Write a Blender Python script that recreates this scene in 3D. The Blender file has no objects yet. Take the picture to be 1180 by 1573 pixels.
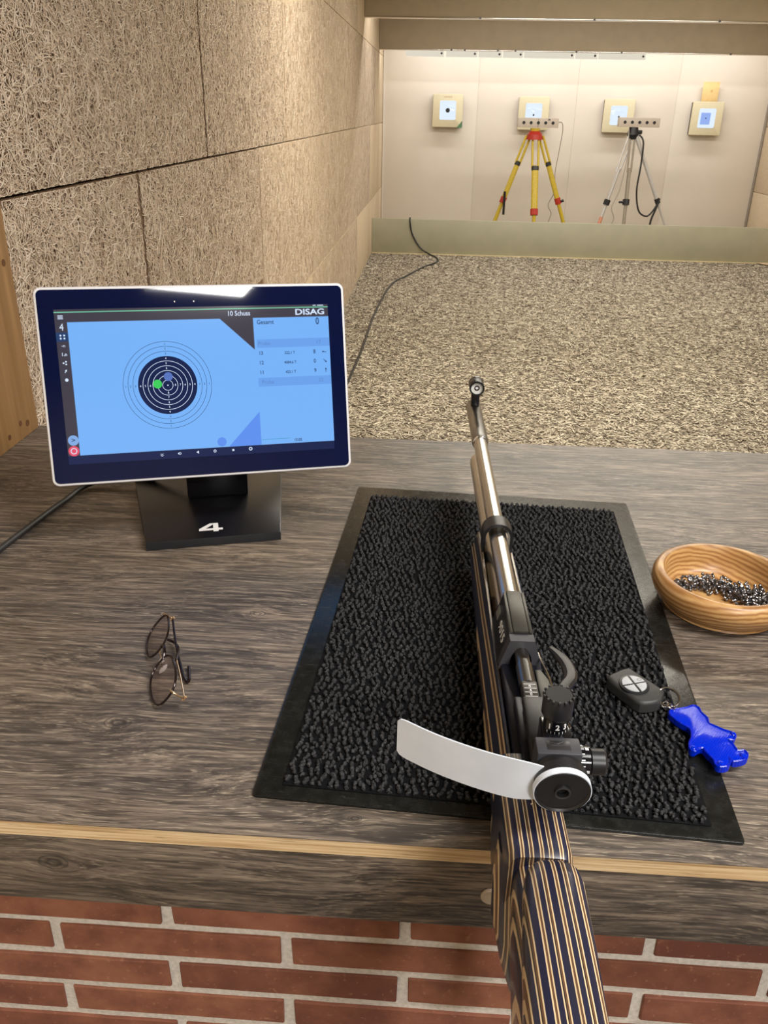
import bpy, bmesh, math, random
import numpy as np
from mathutils import Matrix, Vector, Euler

random.seed(7)
rng = np.random.default_rng(11)
S = bpy.context.scene
COL = S.collection
BZ = 0.949            # bench top above the floor; everything is laid out relative to the bench top
W_IMG, H_IMG = 1180, 1573

def lin(r, g, b):
    f = lambda c: (c/12.92 if c <= .04045 else ((c+.055)/1.055)**2.4)
    return (f(r/255), f(g/255), f(b/255))

# ------------------------------------------------------------------ camera
cam_d = bpy.data.cameras.new('camera')
cam = bpy.data.objects.new('camera', cam_d)
COL.objects.link(cam)
cam_d.sensor_fit = 'VERTICAL'
cam_d.sensor_height = 36.0
cam_d.lens = 36.0*1279.96/H_IMG
cam_d.clip_start = .02
cam.location = (0.018, -0.497, 0.542+BZ)
cam.rotation_euler = (math.radians(64.23), math.radians(-.99), math.radians(3.564))
S.camera = cam

# ------------------------------------------------------------------ world, lights, exposure
S.view_settings.view_transform = 'Standard'
S.view_settings.look = 'None'
S.view_settings.exposure = 0.0
S.view_settings.gamma = 1.0
S.view_settings.use_curve_mapping = False
wd = bpy.data.worlds.new('world')
S.world = wd
wd.use_nodes = True
wd.node_tree.nodes['Background'].inputs[0].default_value = (.9, .92, 1, 1)
wd.node_tree.nodes['Background'].inputs[1].default_value = .05

def area(name, loc, sx, sy, power, col, rot=(0, 0, 0)):
    d = bpy.data.lights.new(name, 'AREA')
    d.shape = 'RECTANGLE'
    d.size, d.size_y = sx, sy
    d.energy = power
    d.color = col
    o = bpy.data.objects.new(name, d)
    o.location = (loc[0], loc[1], loc[2]+BZ)
    o.rotation_euler = rot
    COL.objects.link(o)
    return o

WARM = (1, .935, .80)
NEUT = (1, .97, .93)
area('ceiling_light_shooter', (.80, -2.30, 1.60), .52, .20, 75, NEUT)
area('ceiling_light_firing_line', (1.25, -.35, 1.74), 1.5, .55, 70, NEUT)
area('ceiling_light_range_near', (1.0, 3.9, 1.74), 2.4, .30, 92, WARM)
area('ceiling_light_range_mid', (1.7, 6.6, 1.74), 3.0, .30, 60, WARM)
area('added_fill_between_baffles', (1.65, 8.75, 1.70), 4.2, .20, 62, NEUT)  # added unseen lamp, evens out the light on the back wall
area('ceiling_light_targets', (1.65, 10.48, 1.50), 4.5, .12, 36, (1, .985, .96), (math.radians(14), 0, 0))
S.cycles.max_bounces = 7
S.cycles.diffuse_bounces = 4
S.cycles.glossy_bounces = 3

# ------------------------------------------------------------------ node helpers
class NT:
    def __init__(s, name):
        s.m = bpy.data.materials.new(name)
        s.m.use_nodes = True
        s.t = s.m.node_tree
        s.b = s.t.nodes['Principled BSDF']
    def n(s, typ, **kw):
        nd = s.t.nodes.new(typ)
        for k, v in kw.items():
            setattr(nd, k, v)
        return nd
    def l(s, a, b):
        s.t.links.new(a, b)
    def coord(s, scale=(1, 1, 1), kind='Object', loc=(0, 0, 0), rot=(0, 0, 0)):
        tc = s.n('ShaderNodeTexCoord')
        mp = s.n('ShaderNodeMapping')
        s.l(tc.outputs[kind], mp.inputs[0])
        mp.inputs[1].default_value = loc
        mp.inputs[2].default_value = rot
        mp.inputs[3].default_value = scale
        return mp.outputs[0]
    def noise(s, vec, scale=5, detail=4, rough=.55, dist=0):
        nd = s.n('ShaderNodeTexNoise')
        s.l(vec, nd.inputs['Vector'])
        nd.inputs['Scale'].default_value = scale
        nd.inputs['Detail'].default_value = detail
        nd.inputs['Roughness'].default_value = rough
        nd.inputs['Distortion'].default_value = dist
        return nd.outputs[0]
    def ramp(s, fac, stops, interp='LINEAR'):
        nd = s.n('ShaderNodeValToRGB')
        cr = nd.color_ramp
        cr.interpolation = interp
        while len(cr.elements) < len(stops):
            cr.elements.new(.5)
        for e, (p, c) in zip(cr.elements, stops):
            e.position = p
            e.color = (c, c, c, 1) if not hasattr(c, '__len__') else (*c[:3], 1)
        s.l(fac, nd.inputs[0])
        return nd.outputs[0]
    def mix(s, fac, a, b, mode='MIX'):
        nd = s.n('ShaderNodeMix', data_type='RGBA', blend_type=mode)
        for i, v in ((0, fac), (6, a), (7, b)):
            if hasattr(v, 'is_linked') or hasattr(v, 'links'):
                s.l(v, nd.inputs[i])
            elif hasattr(v, '__len__'):
                nd.inputs[i].default_value = (*v[:3], 1)
            else:
                nd.inputs[i].default_value = v
        return nd.outputs[2]
    def math(s, op, a, b=None, c=None):
        nd = s.n('ShaderNodeMath', operation=op)
        for i, v in enumerate((a, b, c)):
            if v is None:
                continue
            if hasattr(v, 'links'):
                s.l(v, nd.inputs[i])
            else:
                nd.inputs[i].default_value = v
        return nd.outputs[0]
    def bump(s, h, strength=.3, dist=.002):
        nd = s.n('ShaderNodeBump')
        nd.inputs['Strength'].default_value = strength
        nd.inputs['Distance'].default_value = dist
        s.l(h, nd.inputs['Height'])
        s.l(nd.outputs[0], s.b.inputs['Normal'])
    def color(s, c):
        if hasattr(c, 'links'):
            s.l(c, s.b.inputs['Base Color'])
        else:
            s.b.inputs['Base Color'].default_value = (*c[:3], 1)
    def set(s, **kw):
        for k, v in kw.items():
            s.b.inputs[k.replace('_', ' ')].default_value = v

def plain(name, col, rough=.5, metal=0, var=.12, nscale=60, bump=0, spec=.5, coat=0):
    """a near-plain procedural material with a little mottling"""
    t = NT(name)
    v = t.coord()
    n = t.noise(v, nscale, 3)
    c0 = tuple(max(0, c*(1-var)) for c in col)
    c1 = tuple(min(1, c*(1+var)) for c in col)
    t.color(t.ramp(n, [(.3, c0), (.7, c1)]))
    t.set(Roughness=rough, Metallic=metal)
    t.b.inputs['Specular IOR Level'].default_value = spec
    t.b.inputs['Coat Weight'].default_value = coat
    t.b.inputs['Coat Roughness'].default_value = .08
    if bump:
        t.bump(n, bump, .001)
    return t.m

def emis(name, col, strength=1.0, rough=.05):
    t = NT(name)
    t.color((.004, .004, .006))
    t.set(Roughness=rough)
    t.b.inputs['Emission Color'].default_value = (*col, 1)
    t.b.inputs['Emission Strength'].default_value = strength
    return t.m

# ------------------------------------------------------------------ materials
def mat_laminate(name, knots, tone=1.0, axis=0):
    """grey brown weathered oak print, grain along x"""
    t = NT(name)
    base = t.coord()
    # slow sideways wander of the grain
    wob = t.noise(t.coord((1.2, 3.0, 3.0)), 2.0, 2)
    wv = t.n('ShaderNodeCombineXYZ')
    w2 = t.math('MULTIPLY', t.math('SUBTRACT', wob, .5), .07)
    t.l(w2, wv.inputs[1])
    t.l(w2, wv.inputs[2])
    vadd = t.n('ShaderNodeVectorMath', operation='ADD')
    t.l(base, vadd.inputs[0])
    t.l(wv.outputs[0], vadd.inputs[1])
    p = vadd.outputs[0]
    mask_all = None
    for (kx, ky, kz, r) in knots:
        sub = t.n('ShaderNodeVectorMath', operation='SUBTRACT')
        t.l(base, sub.inputs[0])
        sub.inputs[1].default_value = (kx, ky, kz)
        scl = t.n('ShaderNodeVectorMath', operation='MULTIPLY')
        t.l(sub.outputs[0], scl.inputs[0])
        scl.inputs[1].default_value = (.62, 1, 1)
        ln = t.n('ShaderNodeVectorMath', operation='LENGTH')
        t.l(scl.outputs[0], ln.inputs[0])
        d = t.math('DIVIDE', ln.outputs['Value'], r)
        # push the grain around the knot
        f = t.math('POWER', 2.718, t.math('MULTIPLY', t.math('MULTIPLY', d, d), -.22))
        push = t.n('ShaderNodeVectorMath', operation='SCALE')
        t.l(sub.outputs[0], push.inputs[0])
        t.l(t.math('MULTIPLY', f, -.75), push.inputs['Scale'])
        va = t.n('ShaderNodeVectorMath', operation='ADD')
        t.l(p, va.inputs[0])
        t.l(push.outputs[0], va.inputs[1])
        p = va.outputs[0]
        nz = t.noise(t.coord((80, 80, 80)), 1.5, 2)
        dd = t.math('ADD', d, t.math('MULTIPLY', nz, .5))
        ring = t.math('MULTIPLY', t.math('LESS_THAN', dd, 1.25), t.math('ADD', .55, t.math('MULTIPLY', t.math('SINE', t.math('MULTIPLY', dd, 11)), .45)))
        mask_all = ring if mask_all is None else t.math('MAXIMUM', mask_all, ring)
    def st(sx, sy):
        mp = t.n('ShaderNodeMapping')
        t.l(p, mp.inputs[0])
        mp.inputs[3].default_value = (sx, sy, sy)
        return mp.outputs[0]
    broad = t.noise(st(2.2, 14), 1.0, 4, .6)
    patch = t.noise(st(3.0, 7), 1.0, 3, .5)
    mid = t.noise(st(7, 95), 1.0, 4, .6)
    fine = t.noise(st(16, 420), 1.0, 4, .65)
    fleck = t.noise(st(38, 700), 1.0, 2, .6)
    k = tone
    sc = lambda c: tuple(x*k for x in c)
    mid2 = t.noise(st(10, 210), 1.0, 4, .62)
    col = t.ramp(broad, [(.28, sc(lin(74, 65, 58))), (.45, sc(lin(106, 95, 84))), (.58, sc(lin(128, 113, 98))), (.75, sc(lin(154, 138, 118)))])
    col = t.mix(t.ramp(patch, [(.42, 0), (.68, .55)]), col, sc(lin(88, 81, 80)))
    col = t.mix(t.ramp(mid, [(.36, .55), (.52, 0)]), col, sc(lin(54, 47, 42)))
    col = t.mix(t.ramp(mid2, [(.40, .65), (.50, 0)]), col, sc(lin(56, 49, 44)))
    col = t.mix(t.ramp(mid2, [(.54, 0), (.68, .55)]), col, sc(lin(170, 154, 134)))
    col = t.mix(t.ramp(fine, [(.40, .6), (.5, 0)]), col, sc(lin(50, 44, 40)))
    col = t.mix(t.ramp(fleck, [(.58, 0), (.69, .45)]), col, sc(lin(194, 179, 156)))
    if mask_all is not None:
        col = t.mix(t.math('MULTIPLY', mask_all, .75), col, sc(lin(38, 33, 31)))
    t.color(col)
    t.l(t.ramp(fine, [(.3, .52), (.7, .38)]), t.b.inputs['Roughness'])
    t.b.inputs['Specular IOR Level'].default_value = .5
    t.bump(t.math('ADD', fine, t.math('MULTIPLY', mid, .6)), .25, .0006)
    return t.m

def mat_woodwool(name, dark, light, with_pattern=True):
    """cement bound wood wool seen from further away: fibrous mottling"""
    t = NT(name)
    v = t.coord()
    a = t.noise(v, 130, 3, .6, 2.2)
    b = t.noise(t.coord((1, 1, 1), loc=(3, 1, 7)), 70, 3, .6, 3.0)
    c = t.noise(v, 2.0, 3)
    vor = t.n('ShaderNodeTexVoronoi', feature='F1')
    t.l(v, vor.inputs['Vector'])
    vor.inputs['Scale'].default_value = 120
    f = t.math('ADD', t.math('MULTIPLY', a, .55), t.math('MULTIPLY', b, .45))
    col = t.ramp(f, [(.34, dark), (.47, tuple((x*.35+y*.65) for x, y in zip(dark, light))), (.6, light)])
    col = t.mix(t.ramp(c, [(.35, 0), (.75, .25)]), col, tuple(x*.82 for x in light))
    t.color(col)
    t.set(Roughness=.9)
    t.b.inputs['Specular IOR Level'].default_value = .15
    t.bump(f, .7, .006)
    return t.m

def mat_strand():
    t = NT('wood_wool_fibre')
    at = t.n('ShaderNodeAttribute', attribute_name='tint')
    t.color(t.ramp(at.outputs['Fac'], [(0, lin(204, 182, 158)), (.5, lin(229, 210, 187)), (1, lin(246, 234, 216))]))
    t.set(Roughness=.85)
    t.b.inputs['Specular IOR Level'].default_value = .2
    return t.m

def mat_carpet():
    t = NT('speckled_needle_carpet')
    v = t.coord()
    a = t.noise(v, 40, 3, .62, 1.6)
    b = t.noise(t.coord(loc=(4, 2, 0)), 75, 2, .6, 1.2)
    e = t.noise(t.coord(loc=(9, 5, 0)), 24, 2, .5, 1.0)
    c = t.noise(v, 1.3, 3)
    f = t.math('ADD', t.math('MULTIPLY', a, .55), t.math('MULTIPLY', b, .45))
    col = t.ramp(f, [(.36, lin(70, 62, 55)), (.44, lin(130, 118, 104)), (.52, lin(178, 166, 148)), (.62, lin(230, 222, 204))])
    col = t.mix(t.ramp(e, [(.35, .35), (.5, 0)]), col, lin(96, 84, 72))
    col = t.mix(t.ramp(c, [(.4, 0), (.7, .3)]), col, lin(150, 134, 116))
    t.color(col)
    t.set(Roughness=.95)
    t.b.inputs['Specular IOR Level'].default_value = .1
    t.bump(f, .9, .01)
    return t.m

def mat_brick():
    t = NT('red_brick')
    oi = t.n('ShaderNodeObjectInfo')
    v = t.coord()
    mp = t.n('ShaderNodeVectorMath', operation='ADD')
    sc = t.n('ShaderNodeVectorMath', operation='SCALE')
    t.l(oi.outputs['Location'], sc.inputs[0])
    sc.inputs['Scale'].default_value = 7.3
    t.l(v, mp.inputs[0])
    t.l(sc.outputs[0], mp.inputs[1])
    p = mp.outputs[0]
    a = t.noise(p, 18, 5, .6)
    b = t.noise(p, 160, 3, .6)
    base = t.ramp(oi.outputs['Random'], [(0, lin(112, 64, 50)), (.3, lin(142, 90, 66)), (.6, lin(154, 99, 74)), (1, lin(134, 82, 62))])
    col = t.mix(t.ramp(a, [(.35, .7), (.55, 0)]), base, lin(104, 60, 48))
    col = t.mix(t.ramp(a, [(.55, 0), (.78, .5)]), col, lin(174, 118, 92))
    col = t.mix(t.ramp(b, [(.62, 0), (.74, .35)]), col, lin(200, 150, 120))
    t.color(col)
    t.set(Roughness=.8)
    t.bump(t.math('ADD', a, t.math('MULTIPLY', b, .4)), .35, .002)
    return t.m

def mat_ply():
    t = NT('plywood_edge')
    v = t.coord((5, 5, 330))
    n = t.noise(v, 1, 3, .5)
    f = t.noise(t.coord((30, 30, 900)), 1, 3, .6)
    col = t.ramp(n, [(.32, lin(170, 134, 92)), (.46, lin(212, 180, 134)), (.6, lin(234, 208, 166)), (.72, lin(200, 164, 118))])
    col = t.mix(t.ramp(f, [(.3, .6), (.42, 0)]), col, lin(110, 76, 44))
    t.color(col)
    t.set(Roughness=.6)
    return t.m

def mat_pine(name='pine_board', a=(148, 110, 68), b=(180, 140, 92), axis='z'):
    t = NT(name)
    s = {'z': (40, 40, 2.0), 'y': (40, 2.0, 40), 'x': (2, 40, 40)}[axis]
    n = t.noise(t.coord(s), 1, 4, .6, .6)
    m = t.noise(t.coord((6, 6, 6)), 1, 3)
    col = t.ramp(n, [(.3, lin(*a)), (.7, lin(*b))])
    col = t.mix(t.ramp(m, [(.5, 0), (.8, .3)]), col, lin(150, 104, 58))
    t.color(col)
    t.set(Roughness=.55)
    return t.m

def mat_laminated_stock():
    """stock laminate: thin veneers side by side across x"""
    t = NT('striped_stock_laminate')
    tc = t.n('ShaderNodeTexCoord')
    sp = t.n('ShaderNodeSeparateXYZ')
    t.l(tc.outputs['Object'], sp.inputs[0])
    wob = t.noise(t.coord((3, 3, 3)), 1, 2)
    x = t.math('ADD', sp.outputs[0], t.math('MULTIPLY', t.math('SUBTRACT', wob, .5), .0012))
    u = t.math('FRACT', t.math('DIVIDE', t.math('ADD', x, 1.0), .0128))
    navy, cream, brown, dk = lin(27, 29, 54), lin(214, 188, 148), lin(100, 70, 48), lin(30, 26, 30)
    stops = [(0, navy), (.23, cream), (.29, brown), (.385, cream), (.445, navy), (.68, cream), (.735, dk), (.785, brown), (.86, cream), (.92, navy)]
    col = t.ramp(u, stops, 'CONSTANT')
    g = t.noise(t.coord((260, 7, 7)), 1, 3, .6)
    col = t.mix(t.ramp(g, [(.35, .28), (.6, 0)]), col, (.02, .016, .014))
    t.color(col)
    t.set(Roughness=.34)
    t.b.inputs['Coat Weight'].default_value = .35
    t.b.inputs['Coat Roughness'].default_value = .2
    return t.m

def mat_bowl():
    t = NT('turned_bowl_wood')
    v = t.coord((1, 1, 1))
    wv = t.n('ShaderNodeTexWave', wave_type='RINGS', rings_direction='Y')
    mp = t.coord((1, .35, 1.5), loc=(.02, 0, .09))
    t.l(mp, wv.inputs['Vector'])
    wv.inputs['Scale'].default_value = 38
    wv.inputs['Distortion'].default_value = 3.0
    wv.inputs['Detail'].default_value = 2
    wv.inputs['Detail Scale'].default_value = 1.5
    n = t.noise(t.coord((30, 30, 120)), 1, 3)
    col = t.ramp(wv.outputs[0], [(0, lin(148, 104, 56)), (.4, lin(180, 136, 82)), (1, lin(200, 159, 104))])
    col = t.mix(t.ramp(n, [(.4, .3), (.6, 0)]), col, lin(150, 98, 50))
    t.color(col)
    t.set(Roughness=.42)
    t.b.inputs['Coat Weight'].default_value = .2
    t.b.inputs['Coat Roughness'].default_value = .25
    return t.m

def mat_brushed(name, col, rough=.32, axis='y'):
    t = NT(name)
    s = {'y': (300, 6, 300), 'x': (6, 300, 300), 'z': (300, 300, 6)}[axis]
    n = t.noise(t.coord(s), 1, 3)
    t.color(t.ramp(n, [(.3, tuple(c*.86 for c in col)), (.7, col)]))
    t.set(Metallic=1.0, Roughness=rough)
    return t.m

M = {}
KNOTS = [(-.272, .128, 0, .0085), (-.175, .332, 0, .006), (.425, .30, 0, .006), (-.50, .36, 0, .005), (.15, .80, 0, .006), (-.03, .025, 0, .004)]
M['laminate'] = mat_laminate('weathered_oak_laminate', KNOTS)
M['laminate_front'] = mat_laminate('weathered_oak_laminate_front', [(-.289, 0, -.048, .0085), (.35, 0, -.06, .006)], .92)
M['ply'] = mat_ply()
M['woodwool'] = mat_woodwool('wood_wool_board', lin(164, 144, 118), lin(224, 205, 176))
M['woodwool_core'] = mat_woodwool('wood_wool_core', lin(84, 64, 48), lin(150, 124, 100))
M['strand'] = mat_strand()
M['joint'] = plain('dark_joint', lin(70, 54, 40), .9)
M['carpet'] = mat_carpet()
M['brick'] = mat_brick()
M['mortar'] = plain('grey_mortar', lin(214, 208, 198), .9, 0, .14, 220, .5, .2)
M['pine'] = mat_pine()
M['backwall'] = plain('cream_wall_board', lin(222, 213, 200), .62, 0, .025, 3)
M['rail_grey'] = plain('grey_strip', lin(150, 140, 128), .6)
M['barrier'] = plain('sage_grey_board', lin(172, 170, 148), .45, 0, .05, 6)
M['baffle'] = plain('beige_baffle_board', lin(176, 162, 138), .55, 0, .05, 8)
M['alu'] = mat_brushed('aluminium_edge', (.86, .84, .80), .25, 'x')
M['ceiling'] = plain('ceiling_board', lin(150, 140, 124), .8, 0, .05, 5)
M['plaster'] = plain('rear_plaster', lin(150, 140, 126), .85, 0, .05, 5)
M['tile'] = plain('dark_floor_covering', lin(92, 86, 80), .7, 0, .2, 40)
M['black'] = plain('black_plastic', (.012, .012, .014), .38)
M['black_satin'] = plain('black_anodised', (.010, .010, .012), .36, .1)
M['black_gloss'] = plain('black_gloss', (.006, .006, .008), .14)
M['rubber'] = None
M['white_plastic'] = plain('white_plastic', lin(232, 232, 236), .35, 0, .02)
M['white_print'] = plain('white_print', lin(236, 236, 236), .5, 0, .02)
M['bezel'] = plain('black_glass_navy_reflection', (.002, .006, .040), .025, 0, .05, 20, 0, .5)  # black glass with its bluish reflection put into the base colour
M['stand'] = plain('black_steel_plate', (.007, .007, .010), .28, 0, .1, 30)
M['stock'] = mat_laminated_stock()
M['champagne'] = mat_brushed('champagne_anodised', lin(208, 204, 198), .24)
M['gunmetal'] = mat_brushed('gunmetal', lin(132, 130, 128), .3)
M['chrome'] = plain('chrome', (.82, .82, .82), .12, 1, .03)
M['steel_dark'] = plain('dark_steel', (.09, .09, .095), .34, .8)
M['slate'] = plain('slate_block', lin(64, 64, 69), .45, .1, .1)
M['receiver'] = plain('olive_black_receiver', lin(66, 64, 58), .38, .4, .06)
M['blinder'] = plain('frosted_white_blinder', lin(222, 230, 242), .38, 0, .06, 22)
M['bowl'] = mat_bowl()
M['lead'] = plain('lead_pellet', (.27, .265, .275), .33, 1, .15, 300)
M['blue'] = None
M['fob'] = plain('dark_grey_remote_plastic', lin(50, 50, 49), .5, 0, .1, 200, .1)
M['fob_button'] = plain('light_grey_button', lin(176, 178, 180), .45)
M['frame'] = plain('dark_brown_spectacle_rim', (.022, .012, .012), .2, .5)
M['gold'] = plain('pale_gold_wire', lin(226, 196, 158), .2, 1, .04)
M['pad'] = None
M['target_case'] = plain('cream_target_case', lin(214, 204, 172), .5, 0, .03)
M['target_side'] = plain('dark_target_side', lin(92, 84, 76), .6)
M['card'] = plain('manila_card', lin(232, 200, 140), .7, 0, .05)
M['green_tag'] = plain('green_tag', lin(82, 120, 86), .6)
M['yellow'] = plain('yellow_tripod_paint', lin(194, 168, 48), .4)
M['red'] = plain('red_clamp', lin(176, 48, 34), .4)
M['alu_leg'] = plain('silver_tripod_leg', lin(206, 204, 200), .38, .35, .05)
M['taupe_leg'] = plain('taupe_tripod_leg', lin(150, 140, 124), .5, .1)
M['emitter'] = plain('grey_light_box', lin(196, 184, 170), .5, 0, .04)
M['dot'] = plain('black_dot', (.01, .01, .012), .5)
M['cable'] = plain('grey_black_cable', (.022, .022, .024), .45)
M['cable_pale'] = plain('pale_grey_cable', lin(168, 158, 146), .5)
M['peach'] = plain('peach_tape', lin(214, 150, 122), .6)
M['cap'] = plain('beige_screw_cap', lin(186, 170, 150), .5)

def rubber():
    t = NT('scuffed_black_rubber')
    v = t.coord()
    n = t.noise(t.coord((9, 90, 1)), 4, 4, .7, 1.0)
    g = t.noise(v, 90, 4, .7)
    col = t.ramp(g, [(.35, (.006, .0065, .006)), (.7, (.012, .013, .012))])
    col = t.mix(t.ramp(n, [(.62, 0), (.72, .22)]), col, lin(110, 112, 104))
    t.color(col)
    t.l(t.ramp(g, [(.3, .20), (.7, .32)]), t.b.inputs['Roughness'])
    t.bump(g, .15, .0008)
    return t.m
M['rubber'] = rubber()

def pile():
    t = NT('black_carpet_yarn')
    n = t.noise(t.coord(), 420, 3, .7)
    b = t.noise(t.coord(), 60, 2, .6)
    col = t.ramp(n, [(.35, (.005, .005, .006)), (.52, (.020, .020, .022)), (.75, (.095, .095, .096))])
    col = t.mix(t.ramp(b, [(.6, 0), (.8, .3)]), col, (.06, .06, .058))
    t.color(col)
    t.set(Roughness=.7)
    t.b.inputs['Specular IOR Level'].default_value = .4
    t.bump(n, .8, .0015)
    return t.m
M['pile'] = pile()

def blue_plastic():
    t = NT('blue_reflector_plastic')
    v = t.coord((1, 1, 1), rot=(0, 0, .6))
    vor = t.n('ShaderNodeTexVoronoi', feature='F1')
    t.l(v, vor.inputs['Vector'])
    vor.inputs['Scale'].default_value = 520
    vor.inputs['Randomness'].default_value = .15
    t.color(t.ramp(vor.outputs['Distance'], [(.1, lin(0, 52, 216)), (.6, lin(0, 26, 172))]))
    t.set(Roughness=.12)
    t.b.inputs['Specular IOR Level'].default_value = .35
    t.bump(vor.outputs['Distance'], .2, .0008)
    return t.m
M['blue'] = blue_plastic()

def lens_mat(name, tint, rough=.02, alpha=.13):
    t = NT(name)
    t.color(tint)
    t.set(Roughness=rough)
    gl = t.n('ShaderNodeBsdfTransparent')
    gl.inputs[0].default_value = (.95, .92, .91, 1)
    mx = t.n('ShaderNodeMixShader')
    mx.inputs[0].default_value = alpha
    t.l(gl.outputs[0], mx.inputs[1])
    t.l(t.b.outputs[0], mx.inputs[2])
    t.l(mx.outputs[0], t.t.nodes['Material Output'].inputs[0])
    return t.m
M['lens'] = lens_mat('spectacle_lens', (.10, .08, .085))
M['pad'] = lens_mat('nose_pad_silicone', (.8, .76, .74), .2, .6)

def screen_mat():
    t = NT('screen_light_blue')
    tc = t.n('ShaderNodeTexCoord')
    t.color((.004, .004, .006))
    t.set(Roughness=.05)
    t.b.inputs['Emission Color'].default_value = (*lin(122, 182, 252), 1)
    t.b.inputs['Emission Strength'].default_value = .96
    return t.m
M['s_blue'] = screen_mat()
M['s_dark'] = emis('screen_taupe_grey', lin(74, 70, 82), .8)
M['s_navy'] = emis('screen_navy', lin(22, 38, 84), .8)
M['s_white'] = emis('screen_white', lin(216, 232, 255), 1.0)
M['s_ink'] = emis('screen_ink', lin(44, 74, 120), .8)
M['s_pale'] = emis('screen_pale_ink', lin(96, 140, 208), .9)
M['s_band'] = emis('screen_band', lin(110, 166, 240), .95)
M['s_line'] = emis('screen_ring_line', lin(40, 78, 120), .8)
M['s_green'] = emis('screen_green', lin(62, 206, 92), 1.0)
M['s_greenline'] = emis('screen_green_line', lin(130, 220, 180), .9)
M['s_shot'] = emis('screen_shot_blue', lin(92, 122, 200), .9)
M['s_tri'] = emis('screen_triangle', lin(96, 148, 244), .95)
M['s_teal'] = emis('screen_teal_line', lin(60, 160, 200), .9)
M['s_round'] = emis('screen_round_button', lin(138, 180, 236), .9)
M['s_red'] = emis('screen_red', lin(232, 84, 110), .95)
M['t_white'] = emis('target_screen_white', lin(226, 240, 255), 1.0)
M['t_blue'] = emis('target_screen_blue', lin(150, 180, 244), .95)

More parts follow.
